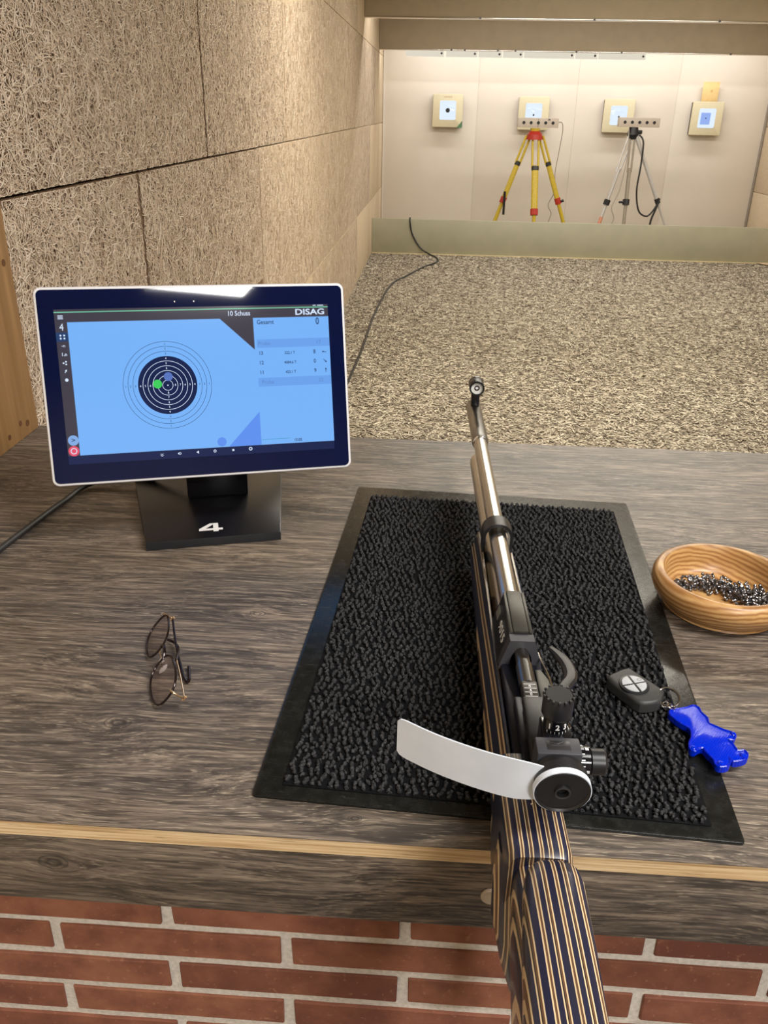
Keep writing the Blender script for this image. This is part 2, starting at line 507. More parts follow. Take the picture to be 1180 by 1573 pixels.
# ------------------------------------------------------------------ mesh helpers
class MB:
    def __init__(s):
        s.v, s.f, s.mi = [], [], []
    def add(s, vs, fs, mi=0, mtx=None):
        b = len(s.v)
        for p in vs:
            p = Vector(p)
            s.v.append(tuple(mtx @ p) if mtx is not None else tuple(p))
        for f in fs:
            s.f.append(tuple(i+b for i in f))
            s.mi.append(mi)
        return s
    def frombm(s, bm, mi=0, mtx=None):
        bm.verts.index_update()
        s.add([v.co.copy() for v in bm.verts], [[v.index for v in f.verts] for f in bm.faces], mi, mtx)
        bm.free()
        return s
    def box(s, lo, hi, bevel=0, mi=0, mtx=None, seg=2):
        bm = bmesh.new()
        bmesh.ops.create_cube(bm, size=1)
        c = [(a+b)/2 for a, b in zip(lo, hi)]
        d = [b-a for a, b in zip(lo, hi)]
        for v in bm.verts:
            v.co = Vector([c[i]+v.co[i]*d[i] for i in range(3)])
        if bevel:
            bmesh.ops.bevel(bm, geom=list(bm.edges), offset=bevel, segments=seg, profile=.5, affect='EDGES')
        return s.frombm(bm, mi, mtx)
    def prism(s, poly, z0, z1, bevel=0, mi=0, mtx=None, seg=2):
        bm = bmesh.new()
        vs = [bm.verts.new((x, y, z0)) for x, y in poly]
        f = bm.faces.new(vs)
        r = bmesh.ops.extrude_face_region(bm, geom=[f])
        for e in r['geom']:
            if isinstance(e, bmesh.types.BMVert):
                e.co.z = z1
        bmesh.ops.recalc_face_normals(bm, faces=list(bm.faces))
        if bevel:
            ed = [e for e in bm.edges if abs(e.verts[0].co.z-z1) < 1e-7 and abs(e.verts[1].co.z-z1) < 1e-7]
            bmesh.ops.bevel(bm, geom=ed, offset=bevel, segments=seg, profile=.5, affect='EDGES')
        return s.frombm(bm, mi, mtx)
    def loft(s, rings, closed=False, cap=True, mi=0, mtx=None):
        n = len(rings[0])
        vs = [p for r in rings for p in r]
        fs = []
        m = len(rings)
        for i in range(m if closed else m-1):
            a, b = i*n, ((i+1) % m)*n
            for j in range(n):
                k = (j+1) % n
                fs.append((a+j, a+k, b+k, b+j))
        if cap and not closed:
            fs.append(tuple(range(n))[::-1])
            fs.append(tuple((m-1)*n+j for j in range(n)))
        return s.add(vs, fs, mi, mtx)
    def tube(s, pts, r, n=10, closed=False, mi=0, mtx=None, flat=1.0, up=None):
        pts = [Vector(p) for p in pts]
        rs = r if hasattr(r, '__len__') else [r]*len(pts)
        rings = []
        m = len(pts)
        prev = None
        for i, p in enumerate(pts):
            if closed:
                t = (pts[(i+1) % m]-pts[i-1]).normalized()
            else:
                t = (pts[min(i+1, m-1)]-pts[max(i-1, 0)]).normalized()
            if up is not None:
                a = Vector(up)
                a = (a-t*a.dot(t)).normalized()
            elif prev is None:
                a = Vector((0, 0, 1)) if abs(t.z) < .9 else Vector((1, 0, 0))
                a = (a-t*a.dot(t)).normalized()
            else:
                a = (prev-t*prev.dot(t)).normalized()
            prev = a
            b = t.cross(a)
            rings.append([p+a*math.cos(q)*rs[i]*flat+b*math.sin(q)*rs[i] for q in [2*math.pi*j/n for j in range(n)]])
        return s.loft(rings, closed, True, mi, mtx)
    def cyl(s, p0, p1, r0, r1=None, n=28, mi=0, bev=0, mtx=None):
        p0, p1 = Vector(p0), Vector(p1)
        r1 = r0 if r1 is None else r1
        if bev:
            d = (p1-p0).normalized()*bev
            return s.tube2([p0, p0+d, p1-d, p1], [r0-bev, r0, r1, r1-bev], n, mi, mtx)
        return s.tube2([p0, p1], [r0, r1], n, mi, mtx)
    def tube2(s, pts, rs, n, mi=0, mtx=None):
        t = (Vector(pts[-1])-Vector(pts[0])).normalized()
        a = Vector((0, 0, 1)) if abs(t.z) < .9 else Vector((1, 0, 0))
        a = (a-t*a.dot(t)).normalized()
        b = t.cross(a)
        rings = [[Vector(p)+a*math.cos(q)*r+b*math.sin(q)*r for q in [2*math.pi*j/n for j in range(n)]] for p, r in zip(pts, rs)]
        return s.loft(rings, False, True, mi, mtx)
    def lathe(s, prof, n=48, mi=0, mtx=None):
        """closed profile of (r, z) around z"""
        rings = [[(r*math.cos(2*math.pi*j/n), r*math.sin(2*math.pi*j/n), z) for r, z in prof] for j in range(n)]
        return s.loft(rings, True, False, mi, mtx)
    def build(s, name, mats, parent=None, loc=None, rot=None, smooth=28):
        me = bpy.data.meshes.new(name)
        me.from_pydata(s.v, [], s.f)
        for m in (mats if isinstance(mats, (list, tuple)) else [mats]):
            me.materials.append(m)
        if any(s.mi):
            me.polygons.foreach_set('material_index', s.mi)
        bm = bmesh.new()
        bm.from_mesh(me)
        bmesh.ops.recalc_face_normals(bm, faces=list(bm.faces))
        bm.to_mesh(me)
        bm.free()
        if smooth:
            me.polygons.foreach_set('use_smooth', [True]*len(me.polygons))
            me.set_sharp_from_angle(angle=math.radians(smooth))
        me.update()
        return link(name, me, parent, loc, rot)

def link(name, me, parent=None, loc=None, rot=None):
    o = bpy.data.objects.new(name, me)
    COL.objects.link(o)
    if loc is not None:
        o.location = loc
    if rot is not None:
        o.rotation_euler = rot
    if parent is not None:
        o.parent = parent
    return o

def empty(name, loc=(0, 0, 0), rot=(0, 0, 0)):
    o = bpy.data.objects.new(name, None)
    o.empty_display_size = .05
    COL.objects.link(o)
    o.location = loc
    o.rotation_euler = rot
    return o

def tag(o, label, cat, group=None, kind=None):
    o['label'] = label
    o['category'] = cat
    if group:
        o['group'] = group
    if kind:
        o['kind'] = kind
    return o

def struct(o, label=None):
    o['kind'] = 'structure'
    if label:
        o['label'] = label
    return o

def circ(cx, cy, r, n=40, a0=0):
    return [(cx+r*math.cos(a0+2*math.pi*i/n), cy+r*math.sin(a0+2*math.pi*i/n)) for i in range(n)]

def rrect(x0, y0, x1, y1, r, n=5):
    out = []
    for cx, cy, a in ((x1-r, y1-r, 0), (x0+r, y1-r, 90), (x0+r, y0+r, 180), (x1-r, y0+r, 270)):
        for i in range(n+1):
            q = math.radians(a+90*i/n)
            out.append((cx+r*math.cos(q), cy+r*math.sin(q)))
    return out

def spline(pts, per=8, closed=False):
    """Catmull-Rom through the points"""
    P = [np.array(p, float) for p in pts]
    n = len(P)
    out = []
    for i in range(n if closed else n-1):
        if closed:
            p0, p1, p2, p3 = P[i-1], P[i], P[(i+1) % n], P[(i+2) % n]
        else:
            p0, p1, p2, p3 = P[max(i-1, 0)], P[i], P[i+1], P[min(i+2, n-1)]
        for k in range(per):
            t = k/per
            out.append(.5*((2*p1)+(-p0+p2)*t+(2*p0-5*p1+4*p2-p3)*t*t+(-p0+3*p1-3*p2+p3)*t**3))
    if not closed:
        out.append(P[-1])
    return [tuple(p) for p in out]

def text_mesh(txt, size, extrude=.0001, align='CENTER', sx=1.0, bold=0.0):
    cu = bpy.data.curves.new('lettering', 'FONT')
    cu.body = txt
    cu.size = size
    cu.extrude = extrude
    cu.offset = bold
    cu.align_x = align
    cu.align_y = 'CENTER'
    cu.resolution_u = 3
    o = bpy.data.objects.new('lettering', cu)
    COL.objects.link(o)
    dg = bpy.context.evaluated_depsgraph_get()
    me = bpy.data.meshes.new_from_object(o.evaluated_get(dg))
    bpy.data.objects.remove(o)
    vs = [(v.co.x*sx, v.co.y, v.co.z) for v in me.vertices]
    fs = [tuple(p.vertices) for p in me.polygons]
    bpy.data.meshes.remove(me)
    return vs, fs

# ==================================================================================================
#                                           THE SETTING
# ==================================================================================================
XL, XR = -.718, 4.01
YB = 11.07
ZF, ZC = -BZ, 1.80
flo = struct(MB().box((-1.2, .93, ZF-.05), (XR+.05, YB+.1, ZF)).build('floor', M['carpet'], smooth=0), 'speckled beige carpet floor of the shooting range')
struct(MB().box((-1.2, -4.0, ZF-.05), (XR+.05, .93, ZF)).build('floor_firing_line', M['tile'], smooth=0), 'dark floor behind the bench')
struct(MB().box((-1.2, -4.0, ZC), (XR+.1, YB+.1, ZC+.05)).build('ceiling', M['ceiling'], smooth=0))
struct(MB().box((-1.2, -4.05, ZF), (XR+.1, -4.0, ZC)).build('wall_rear', M['plaster'], smooth=0))

# ---- left wall: wood wool boards on a dark backing
wl = struct(MB().box((XL-.06, -4.0, ZF), (XL-.026, YB, ZC)).build('wall_left', M['joint'], smooth=0), 'left wall lined with beige wood wool boards')

def ribbons(name, u0, u1, v0, v1, dens, parent, rs, place, mat_, length=.042, width=(.0011, .0026), depth=(-.0005, .003), k=6, curl=16, tilt=.3):
    """loose curled fibres lying in a u,v rectangle; place(u, v, n) turns them into points of the scene"""
    g = np.random.default_rng(rs)
    n = int(dens*(u1-u0)*(v1-v0))
    cu = g.uniform(u0, u1, n)
    cv = g.uniform(v0, v1, n)
    th = g.uniform(0, math.pi, n)
    kap = g.normal(0, curl, n)
    L = np.clip(g.lognormal(math.log(length), .4, n), length*.4, length*2.6)
    wd_ = g.uniform(width[0], width[1], n)*.5
    dep = g.uniform(depth[0], depth[1], n)
    tl_ = g.normal(0, tilt, n)
    s_ = np.linspace(-.5, .5, k)[None, :]*L[:, None]
    ang = th[:, None]+kap[:, None]*s_
    ds = (L/(k-1))[:, None]
    pu = np.cumsum(np.cos(ang)*ds, 1)
    pv = np.cumsum(np.sin(ang)*ds, 1)
    pu = np.clip(pu-pu.mean(1, keepdims=True)+cu[:, None], u0, u1)
    pv = np.clip(pv-pv.mean(1, keepdims=True)+cv[:, None], v0, v1)
    span = depth[1]-depth[0]
    pn = dep[:, None]+span*.35*np.cos(np.linspace(-1, 1, k)*2.0)[None, :]*g.normal(.4, 1, n)[:, None]
    tu, tv = -np.sin(ang), np.cos(ang)
    ct, sn = np.cos(tl_)[:, None], np.sin(tl_)[:, None]
    w = wd_[:, None]
    A = place(pu+tu*w*ct, pv+tv*w*ct, pn+sn*w)
    B = place(pu-tu*w*ct, pv-tv*w*ct, pn-sn*w)
    V = np.stack([A, B], 2).reshape(-1, 3)
    base = (np.arange(n)*k*2)[:, None]
    i = np.arange(k-1)[None, :]*2
    F = np.stack([base+i, base+i+1, base+i+3, base+i+2], -1).reshape(-1, 4)
    me = bpy.data.meshes.new(name)
    me.vertices.add(len(V))
    me.vertices.foreach_set('co', V.astype(np.float32).ravel())
    me.loops.add(F.size)
    me.loops.foreach_set('vertex_index', F.astype(np.int32).ravel())
    me.polygons.add(len(F))
    me.polygons.foreach_set('loop_start', (np.arange(len(F))*4).astype(np.int32))
    me.polygons.foreach_set('use_smooth', np.ones(len(F), bool))
    at = me.attributes.new('tint', 'FLOAT', 'POINT')
    at.data.foreach_set('value', np.repeat(g.uniform(0, 1, n), k*2).astype(np.float32))
    me.materials.append(mat_)
    me.update()
    o = link(name, me, parent)
    o['kind'] = 'stuff'
    return o

on_left_wall = lambda u, v, n: np.stack([XL+n, u, v], -1)
on_floor = lambda u, v, n: np.stack([u, v, ZF+n], -1)

ROWS = [(-.945, -.362), (-.358, .393), (.397, 1.128), (1.132, 1.795)]
JO = [[.93, 1.65, 3.14, 4.63, 6.12, 7.61, 9.10, 10.59, YB], [.93, 1.65, 3.14, 4.63, 6.12, 7.61, 9.10, 10.59, YB],
      [.93, 2.33, 3.82, 5.31, 6.80, 8.29, 9.78, YB], [.93, 1.65, 3.14, 4.63, 6.12, 7.61, 9.10, 10.59, YB]]
for ri, (z0, z1) in enumerate(ROWS):
    js = JO[ri]
    for a, b in zip(js[:-1], js[1:]):
        lo, hi = {0: (4.0, 7.7), 1: (.9, 9.2), 2: (.9, 9.8), 3: (4.0, 7.7)}[ri]
        near = a >= lo-.01 and b <= hi
        mb = MB()
        mb.box((XL-.026, a+.004, z0), (XL-(.002 if near else 0), b-.004, z1), .006 if near else .004)
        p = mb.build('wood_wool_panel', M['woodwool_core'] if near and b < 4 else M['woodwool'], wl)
        if near:
            dens, k, wf_, dp, tl_ = (33000, 6, .85, (-.0005, .0038), .3) if b < 2.5 else ((25000, 5, .95, (-.0005, .003), .25) if b < 4 else ((15000, 4, 1.1, (-.0003, .0022), .22) if b < 5.4 else (7000, 3, 1.3, (0, .0008), .1)))
            zz0 = max(z0, -.12 if b < 4 else -.945)
            em_ = .011 if b < 5.4 else .006
            ribbons('wood_fibre_layer', a+em_, b-em_, zz0+.002, min(z1, 1.75)-.002, dens, p, 100+ri*20+int(a*7), on_left_wall, M['strand'], .040*wf_, (.0011*wf_, .0025*wf_), dp, k, 24, tl_)
# the shooter's side of the wall, behind the camera
MB().box((XL-.026, -4.0, ZF), (XL-.004, .76, ZC)).build('wood_wool_panel', M['woodwool'], wl, smooth=0)

def mat_tuft():
    t = NT('carpet_yarn')
    at = t.n('ShaderNodeAttribute', attribute_name='tint')
    t.color(t.ramp(at.outputs['Fac'], [(0, lin(98, 89, 79)), (.2, lin(140, 129, 114)), (.5, lin(178, 167, 148)), (1, lin(219, 210, 190))]))
    t.set(Roughness=.9)
    t.b.inputs['Specular IOR Level'].default_value = .15
    return t.m
ribbons('carpet_pile', XL+.005, 3.98, 3.0, 9.39, 4200, flo, 5, on_floor, mat_tuft(), .030, (.005, .010), (.001, .006), 4, 45, .3)

# ---- pine upright at the bench end
pt = struct(MB().box((XL-.02, .77, 0), (XL+.014, .925, .95), .002).build('trim_1', M['pine']), 'pine board upright at the wall end of the bench')
kn = MB()
for (y, z, r) in ((.885, .022, .006), (.86, .030, .005), (.815, .020, .005), (.90, .30, .006)):
    kn.cyl((XL+.0138, y, z), (XL+.0146, y, z), r, n=14)
kn.build('knot', plain('pine_knot', lin(104, 66, 36), .6), pt)
struct(MB().box((XL-.02, .742, 0), (XL+.012, .768, .95), .002).build('trim_2', plain('dark_post', lin(60, 46, 34), .7)))

# ---- back wall
wb = struct(MB().box((XL-.06, YB+.02, ZF), (XR+.1, YB+.08, ZC)).build('wall_back', M['joint'], smooth=0), 'cream back wall carrying the four targets')
bx = [XL, .46, 1.67, 2.88, XR]
for a, b in zip(bx[:-1], bx[1:]):
    MB().box((a+.0006, YB, ZF), (b-.0006, YB+.02, ZC), .0015).build('wall_board', M['backwall'], wb)
MB().box((XR-.03, YB-.02, ZF), (XR-.002, YB, ZC), .003).build('corner_strip', M['rail_grey'], wb)
MB().box((XL+.002, YB-.02, ZF), (XL+.02, YB, ZC), .003).build('corner_strip', M['backwall'], wb)

# ---- right wall
wr = struct(MB().box((XR+.026, -4.0, ZF), (XR+.06, YB, ZC)).build('wall_right', M['joint'], smooth=0), 'right wall lined with wood wool boards')
for ri, (z0, z1) in enumerate([(-.945, -.315), (-.311, .43), (.434, 1.17), (1.174, 1.795)]):
    js = [-4, .6, 3.0, 5.0, 7.2, 9.1, 10.35, YB] if ri % 2 == 0 else [-4, 1.5, 4.0, 6.2, 8.2, 9.9, YB]
    for a, b in zip(js[:-1], js[1:]):
        MB().box((XR, a+.003, z0), (XR+.026, b-.003, z1), .005).build('wood_wool_panel', M['woodwool'], wr)

# ---- low barrier in front of the targets, with floor strip
lb = struct(MB().box((XL+.002, 9.44, ZF), (XR-.002, 9.47, -.566), .004).build('wall_low_barrier', M['barrier']), 'low sage grey board across the far end of the carpet')
struct(MB().box((XL+.002, 9.40, ZF), (XR-.002, 9.438, ZF+.012), .002).build('trim_3', plain('pale_floor_strip', lin(206, 190, 150), .5)), 'pale strip along the foot of the low barrier')
struct(MB().prism([(3.62, 9.395), (3.99, 9.395), (3.99, 8.72)], ZF+.0125, ZF+.02).build('trim_4', plain('pale_board', lin(206, 182, 150), .6), smooth=0), 'pale wooden corner piece on the carpet')

# ---- overhead baffles with metal lower edges
def baffle(n, y, zb, label, clips):
    b = struct(MB().box((XL+.001, y, zb), (XR-.001, y+.04, ZC-.001), .004).build('baffle_%d' % n, M['baffle']), label)
    MB().box((XL+.001, y-.006, zb-.012), (XR-.001, y+.07, zb-.0005), .002).build('edge_rail', M['alu'], b)
    for x in clips:
        MB().cyl((x, y-.013, zb-.005), (x, y-.006, zb-.005), .010, n=10).build('screw', M['steel_dark'], b)
    return b
baffle(1, 8.24, 1.305, 'beige overhead baffle nearest the shooter', [.33, 1.35, 2.45, 3.1])
baffle(2, 10.28, 1.168, 'beige overhead baffle in front of the targets', [.1, .25, .62, .82, 1.5, 2.0, 3.2])

M['fitting'] = emis('lit_lamp_cover', lin(238, 230, 212), .85, .3)
lr = struct(empty('trim_5', (0, 10.40, 1.10)), 'row of white light fittings under the far baffle')
for (x0, x1) in ((-.42, .02), (.04, .40), (.41, .68), (.69, .92), (.93, 1.50), (1.51, 1.76), (1.77, 2.30)):
    MB().box((x0, 0, .0), (x1, .05, .075), .004).build('light_fitting', M['fitting'], lr)
    MB().cyl((x1-.03, -.006, .035), (x1-.03, 0, .035), .012, n=10).build('fitting_clip', M['steel_dark'], lr)

# ---- brick wall below the bench
wf = struct(MB().box((XL, .0328, ZF), (1.6, .12, -.02)).build('wall_front', M['mortar'], smooth=0), 'red brick wall under the bench with pale mortar joints')
def brick_mesh(seed, length):
    g = random.Random(seed)
    bm = bmesh.new()
    bmesh.ops.create_cube(bm, size=1)
    for v in bm.verts:
        v.co = Vector((v.co.x*length, v.co.y*.02, v.co.z*.0350))
    bmesh.ops.subdivide_edges(bm, edges=[e for e in bm.edges if abs(e.verts[0].co.x-e.verts[1].co.x) > .05], cuts=5)
    for v in bm.verts:
        v.co.z += g.uniform(-.0005, .0005)
        if abs(abs(v.co.x)-length/2) < 1e-4:
            v.co.x += g.uniform(-.0008, .0008)
    bmesh.ops.bevel(bm, geom=[e for e in bm.edges if e.calc_face_angle(0) > .8], offset=.0010, segments=1, affect='EDGES')
    me = bpy.data.meshes.new('brick')
    bm.to_mesh(me)
    bm.free()
    me.materials.append(M['brick'])
    return me
bricks = [brick_mesh(i, .2135) for i in range(4)]
for r in range(-1, 6):
    zc = -.1375-.0455*(r)
    off = .0165 if r % 2 == 0 else .0165-.112
    for k in range(-4, 6):
        x = off+.112+.224*k
        if XL+.1 < x < 1.5 and x < .95:
            o = link('brick', bricks[random.randrange(4)], wf, (x, .040+random.uniform(-.001, .001), zc))
            o.rotation_euler = (0, random.uniform(-.003, .003), 0)

# ==================================================================================================
#                                           THE BENCH
# ==================================================================================================
bench = tag(empty('shooting_bench', (0, 0, -.10)), 'long grey-brown wood-look shooting bench along the firing line', 'bench')
BX0, BX1 = XL+.001, 1.45
MB().box((BX0, 0, -.001), (BX1, .932, 0)).build('worktop_laminate', M['laminate'], bench, (0, 0, .10), smooth=0)
MB().box((BX0, .0005, -.0165), (BX1, .931, -.0012)).build('plywood_board', M['ply'], bench, (0, 0, .10), smooth=0)
fas = MB().box((BX0, .0015, -.095), (BX1, .019, -.0175), .0012).build('fascia_board', M['laminate_front'], bench, (0, 0, .10))
MB().cyl((.0875, .0015, -.0535), (.0875, -.002, -.0535), .0085, bev=.001, n=24).build('screw_cap', M['cap'], bench, (0, 0, .10))

# ==================================================================================================
#                                           THE MAT
# ==================================================================================================
mat = tag(empty('bench_mat', (.103, .364, 0), (0, 0, -.051)), 'black ribbed carpet mat with rubber border under the rifle', 'mat')
mw, mh = .2083, .3333
px0, px1, py0, py1 = -.184, .184, -.319, .297
rb = MB()
outer = rrect(-mw, -mh, mw, mh, .004, 3)
rb.prism(outer, .0002, .0030, .0012)
rb.build('rubber_border', M['rubber'], mat)
MB().box((px0, py0, .0029), (px1, py1, .0046), .001).build('carpet_backing', plain('black_felt_backing', (.006, .006, .007), .95, 0, .2, 200, 0, .1), mat)
# knotted yarn pile in wavy columns
def ico():
    bm = bmesh.new()
    bmesh.ops.create_icosphere(bm, subdivisions=2, radius=1)
    bm.verts.index_update()
    v = np.array([p.co for p in bm.verts])
    f = np.array([[q.index for q in t.verts] for t in bm.faces])
    bm.free()
    return v, f
iv, iff = ico()
VV, FF = [], []
cnt = 0
pitch_x, pitch_y = .0076, .0112
nx, ny = int((px1-px0)/pitch_x), int((py1-py0)/pitch_y)
for i in range(nx):
    for j in range(ny):
        zz = .0016 if (j % 2) else -.0016
        bx_ = px0+.0055+i*(px1-px0-.011)/(nx-1)+zz+rng.normal(0, .0006)
        by_ = py0+.0050+j*(py1-py0-.010)/(ny-1)+rng.normal(0, .0007)
        hh = rng.uniform(.85, 1.15)
        for q in range(3):
            sc = np.array([rng.uniform(.0013, .0022), rng.uniform(.0018, .0032), rng.uniform(.0018, .0028)*hh])
            a = rng.uniform(-.9, .9)
            v = iv*sc*(1+rng.normal(0, .2, (len(iv), 1)))
            c, s_ = math.cos(a), math.sin(a)
            v = np.stack([v[:, 0]*c-v[:, 1]*s_, v[:, 0]*s_+v[:, 1]*c, v[:, 2]], 1)
            v += np.array([bx_+rng.normal(0, .0011), by_+(q-1)*.0030+rng.normal(0, .0006), .0056+rng.uniform(0, .0014)])
            VV.append(v)
            FF.append(iff+cnt)
            cnt += len(iv)
VV = np.clip(np.concatenate(VV), (px0+.0005, py0+.0005, .003), (px1-.0005, py1-.0005, .02))
me = bpy.data.meshes.new('yarn_pile')
me.from_pydata(VV.tolist(), [], np.concatenate(FF).tolist())
me.polygons.foreach_set('use_smooth', [True]*len(me.polygons))
me.materials.append(M['pile'])
pl = link('yarn_pile', me, mat)
pl['kind'] = 'stuff'

# ==================================================================================================
#                                           THE MONITOR
# ==================================================================================================
TW, TH = .39, .248
TR = (math.radians(73.584), math.radians(.838), math.radians(17.756))
TLOC = Vector((-.271, .506, .098))
mon = tag(empty('display_terminal', (-.285, .60, 0), (0, 0, math.radians(16.0))), 'white-edged touch display showing a round bullseye on a black numbered stand', 'monitor')
mon_inv = (Matrix.Translation((-.285, .60, 0)) @ Matrix.Rotation(math.radians(16), 4, 'Z')).inverted()
Tm = mon_inv @ (Matrix.Translation(TLOC) @ Euler(TR).to_matrix().to_4x4())

def tpart(name, mb, mat_, parent, smooth=35):
    o = mb.build(name, mat_, parent, smooth=smooth)
    return o
panel = MB().prism(rrect(-TW/2, 0, TW/2, TH, .009, 6), -.022, 0, .003).build('casing', M['white_plastic'], mon)
panel.matrix_local = Tm
bz = MB().prism(rrect(-TW/2+.0035, .0035, TW/2-.0035, TH-.0035, .0065, 6), -.0005, .0008, .0003).build('bezel_glass', M['bezel'], mon, smooth=0)
bz.matrix_local = Tm
scr = MB().box((-.1725, .0275, .0006), (.1720, .2205, .00105)).build('screen', M['s_dark'], mon, smooth=0)
scr.matrix_local = Tm
Z0 = .00106
DZ = .00009
def plate(name, poly, mat_, lvl, parent=None):
    return MB().prism(poly, Z0+DZ*lvl-.00008, Z0+DZ*lvl).build(name, mat_, parent or scr, smooth=0)
def rect(x0, y0, x1, y1):
    return [(x0, y0), (x1, y0), (x1, y1), (x0, y1)]
def ring_mb(mb, cx, cy, r, w, z, n=72):
    vs = [(cx+(r+w/2)*math.cos(a), cy+(r+w/2)*math.sin(a), z) for a in [2*math.pi*i/n for i in range(n)]]
    vs += [(cx+(r-w/2)*math.cos(a), cy+(r-w/2)*math.sin(a), z) for a in [2*math.pi*i/n for i in range(n)]]
    mb.add(vs, [(i, (i+1) % n, n+(i+1) % n, n+i) for i in range(n)])
def put_text(mat_, txt, x, y, size, lvl, align='CENTER', sx=1.0, bold=0.0, name='lettering'):
    vs, fs = text_mesh(txt, size, 0, align, sx, bold)
    return MB().add(vs, fs).build(name, mat_, scr, (x, y, Z0+DZ*lvl), smooth=0)
def icon(polys, mat_, lvl, name='icon', rings=()):
    mb = MB()
    for p in polys:
        mb.add([(x, y, Z0+DZ*lvl) for x, y in p], [tuple(range(len(p)))])
    for (x, y, r, w) in rings:
        ring_mb(mb, x, y, r, w, Z0+DZ*lvl, 16)
    return mb.build(name, mat_, scr, smooth=0)

plate('work_area', rect(-.158, .0385, .1722, .2048), M['s_blue'], 1)
plate('navigation_bar', rect(-.1725, .0275, .172, .0383), M['s_navy'], 1)
plate('green_rule', rect(-.1725, .2165, .172, .2176), M['s_greenline'], 1)
plate('menu_corner', [(.029, .2049), (.072, .2049), (.072, .164)], M['s_dark'], 2)
plate('lower_corner', [(.030, .0386), (.073, .0386), (.073, .083)], M['s_tri'], 2)
plate('result_band', rect(.075, .166, .1722, .177), M['s_band'], 2)
plate('result_band', rect(.074, .1155, .1722, .127), M['s_band'], 2)
plate('progress_line', rect(.074, .0452, .112, .0458), M['s_teal'], 2)
plate('round_mark', circ(.021, .0455, .006, 28), M['s_tri'], 2)
plate('selected_tab', rect(-.1725, .1815, -.1585, .1925), M['s_ink'], 1)
plate('arrow_button', circ(-.1645, .058, .0066, 28), M['s_round'], 2)
plate('red_button', circ(-.1650, .0445, .0066, 28), M['s_red'], 2)
CX, CY = -.0425, .1225
rk = lambda k: .0555-.006125*(k-1)
plate('bullseye_black', circ(CX, CY, rk(4), 72), M['s_navy'], 2)
for k in (1, 2, 3):
    b = MB()
    ring_mb(b, CX, CY, rk(k), .0005, Z0+DZ*3)
    b.build('score_ring', M['s_line'], scr, smooth=0)
for k in (5, 6, 7, 8, 9):
    b = MB()
    ring_mb(b, CX, CY, rk(k), .0006, Z0+DZ*3)
    b.build('score_ring', M['s_white'], scr, smooth=0)
icon([circ(CX, CY, .0009, 12)], M['s_white'], 3, 'centre_dot')
for k in range(1, 9):
    r = rk(k)-.0030625
    for dx, dy in ((1, 0), (-1, 0), (0, 1), (0, -1)):
        if k >= 7 and (dx, dy) in ((-1, 0), (0, 1)):
            continue
        put_text(M['s_line'] if k < 4 else M['s_white'], str(k), CX+dx*r, CY+dy*r, .0036, 3, bold=.00004, name='ring_numeral')
plate('shot_mark_green', circ(-.0553, .1245, .0056, 32), M['s_green'], 4)
plate('shot_mark_blue', circ(-.0412, .1335, .0056, 32), M['s_shot'], 4)
TWt, TKt, TPt = M['s_white'], M['s_ink'], M['s_pale']
put_text(TWt, '10 Schuss', .054, .2108, .0088, 2, sx=.86, bold=.00008)
put_text(TWt, 'DISAG', .1475, .2108, .0104, 2, sx=1.34, bold=.00025)
put_text(TWt, '4', -.1650, .1985, .0125, 2, sx=.85)
put_text(TKt, 'Gesamt', .0765, .1990, .0078, 3, 'LEFT', .92, .0001)
put_text(TKt, '0', .157, .1985, .0125, 3, sx=.75, bold=.0002)
for y, a, bb, c in ((.159, '13', '522.1 T', '8'), (.1465, '12', '4084.6 T', '0'), (.134, '11', '423.1 T', '9')):
    put_text(TKt, a, .0765, y, .0068, 3, 'LEFT', .9, .0001)
    put_text(TKt, bb, .1180, y-.0005, .0050, 3, sx=.9, bold=.0001)
    put_text(TKt, c, .151, y, .0075, 3, sx=.85, bold=.0001)
put_text(TKt, '15:05', .1225, .0425, .0050, 3, bold=.0001)
put_text(TPt, 'Probe', .0765, .1715, .0070, 3, 'LEFT', .95)
put_text(TPt, '17', .157, .1715, .0070, 3)
put_text(TPt, 'Probe', .0785, .1212, .0070, 3, 'LEFT', .95)
put_text(TPt, '22', .158, .1212, .0070, 3)
def arrow(x, y, ang, L=.0062, mat_=None, lvl=3):
    c, s_ = math.cos(ang), math.sin(ang)
    R_ = lambda P: [(x+a*c-b*s_, y+a*s_+b*c) for a, b in P]
    icon([R_([(-L/2, -.0004), (L/2-.002, -.0004), (L/2-.002, .0004), (-L/2, .0004)]), R_([(L/2-.0025, -.0014), (L/2, 0), (L/2-.0025, .0014)])], mat_ or TKt, lvl, 'arrow')
arrow(.1640, .1585, math.radians(172))
arrow(.1650, .1465, math.radians(-45))
arrow(.1655, .1345, math.radians(90))
put_text(TKt, '>', -.1645, .058, .009, 3, bold=.0001)
icon([rect(-.1685, .211+k*.0018-.0005, -.1622, .211+k*.0018+.0005) for k in (-1, 0, 1)], TWt, 2, 'menu_icon')
icon([circ(-.165+dx*.0022, .187+dy*.0018, .0012, 8) for dx in (-1, 1) for dy in (-1, 1)], TWt, 2)
put_text(TWt, '-n', -.165, .1763, .0058, 2)
put_text(TWt, '1.n', -.165, .1655, .0058, 2, bold=.0001)
icon([circ(-.165+dx, .155+dy, .0011, 8) for dx, dy in ((-.0018, 0), (.0012, .0016), (.0012, -.0016))], TWt, 2)
arrow(-.165, .145, math.radians(60), .005, TWt, 2)
icon([circ(-.165, .134, .0021, 12)], TWt, 2)
icon([], TWt, 4, rings=[(-.165, .0445, .0035, .001)])
icon([[(-.0595, .0350), (-.057, .0338), (-.0545, .0350), (-.057, .0328)], [(-.0595, .0330), (-.057, .0318), (-.0545, .0330), (-.057, .0308)]], TWt, 3)
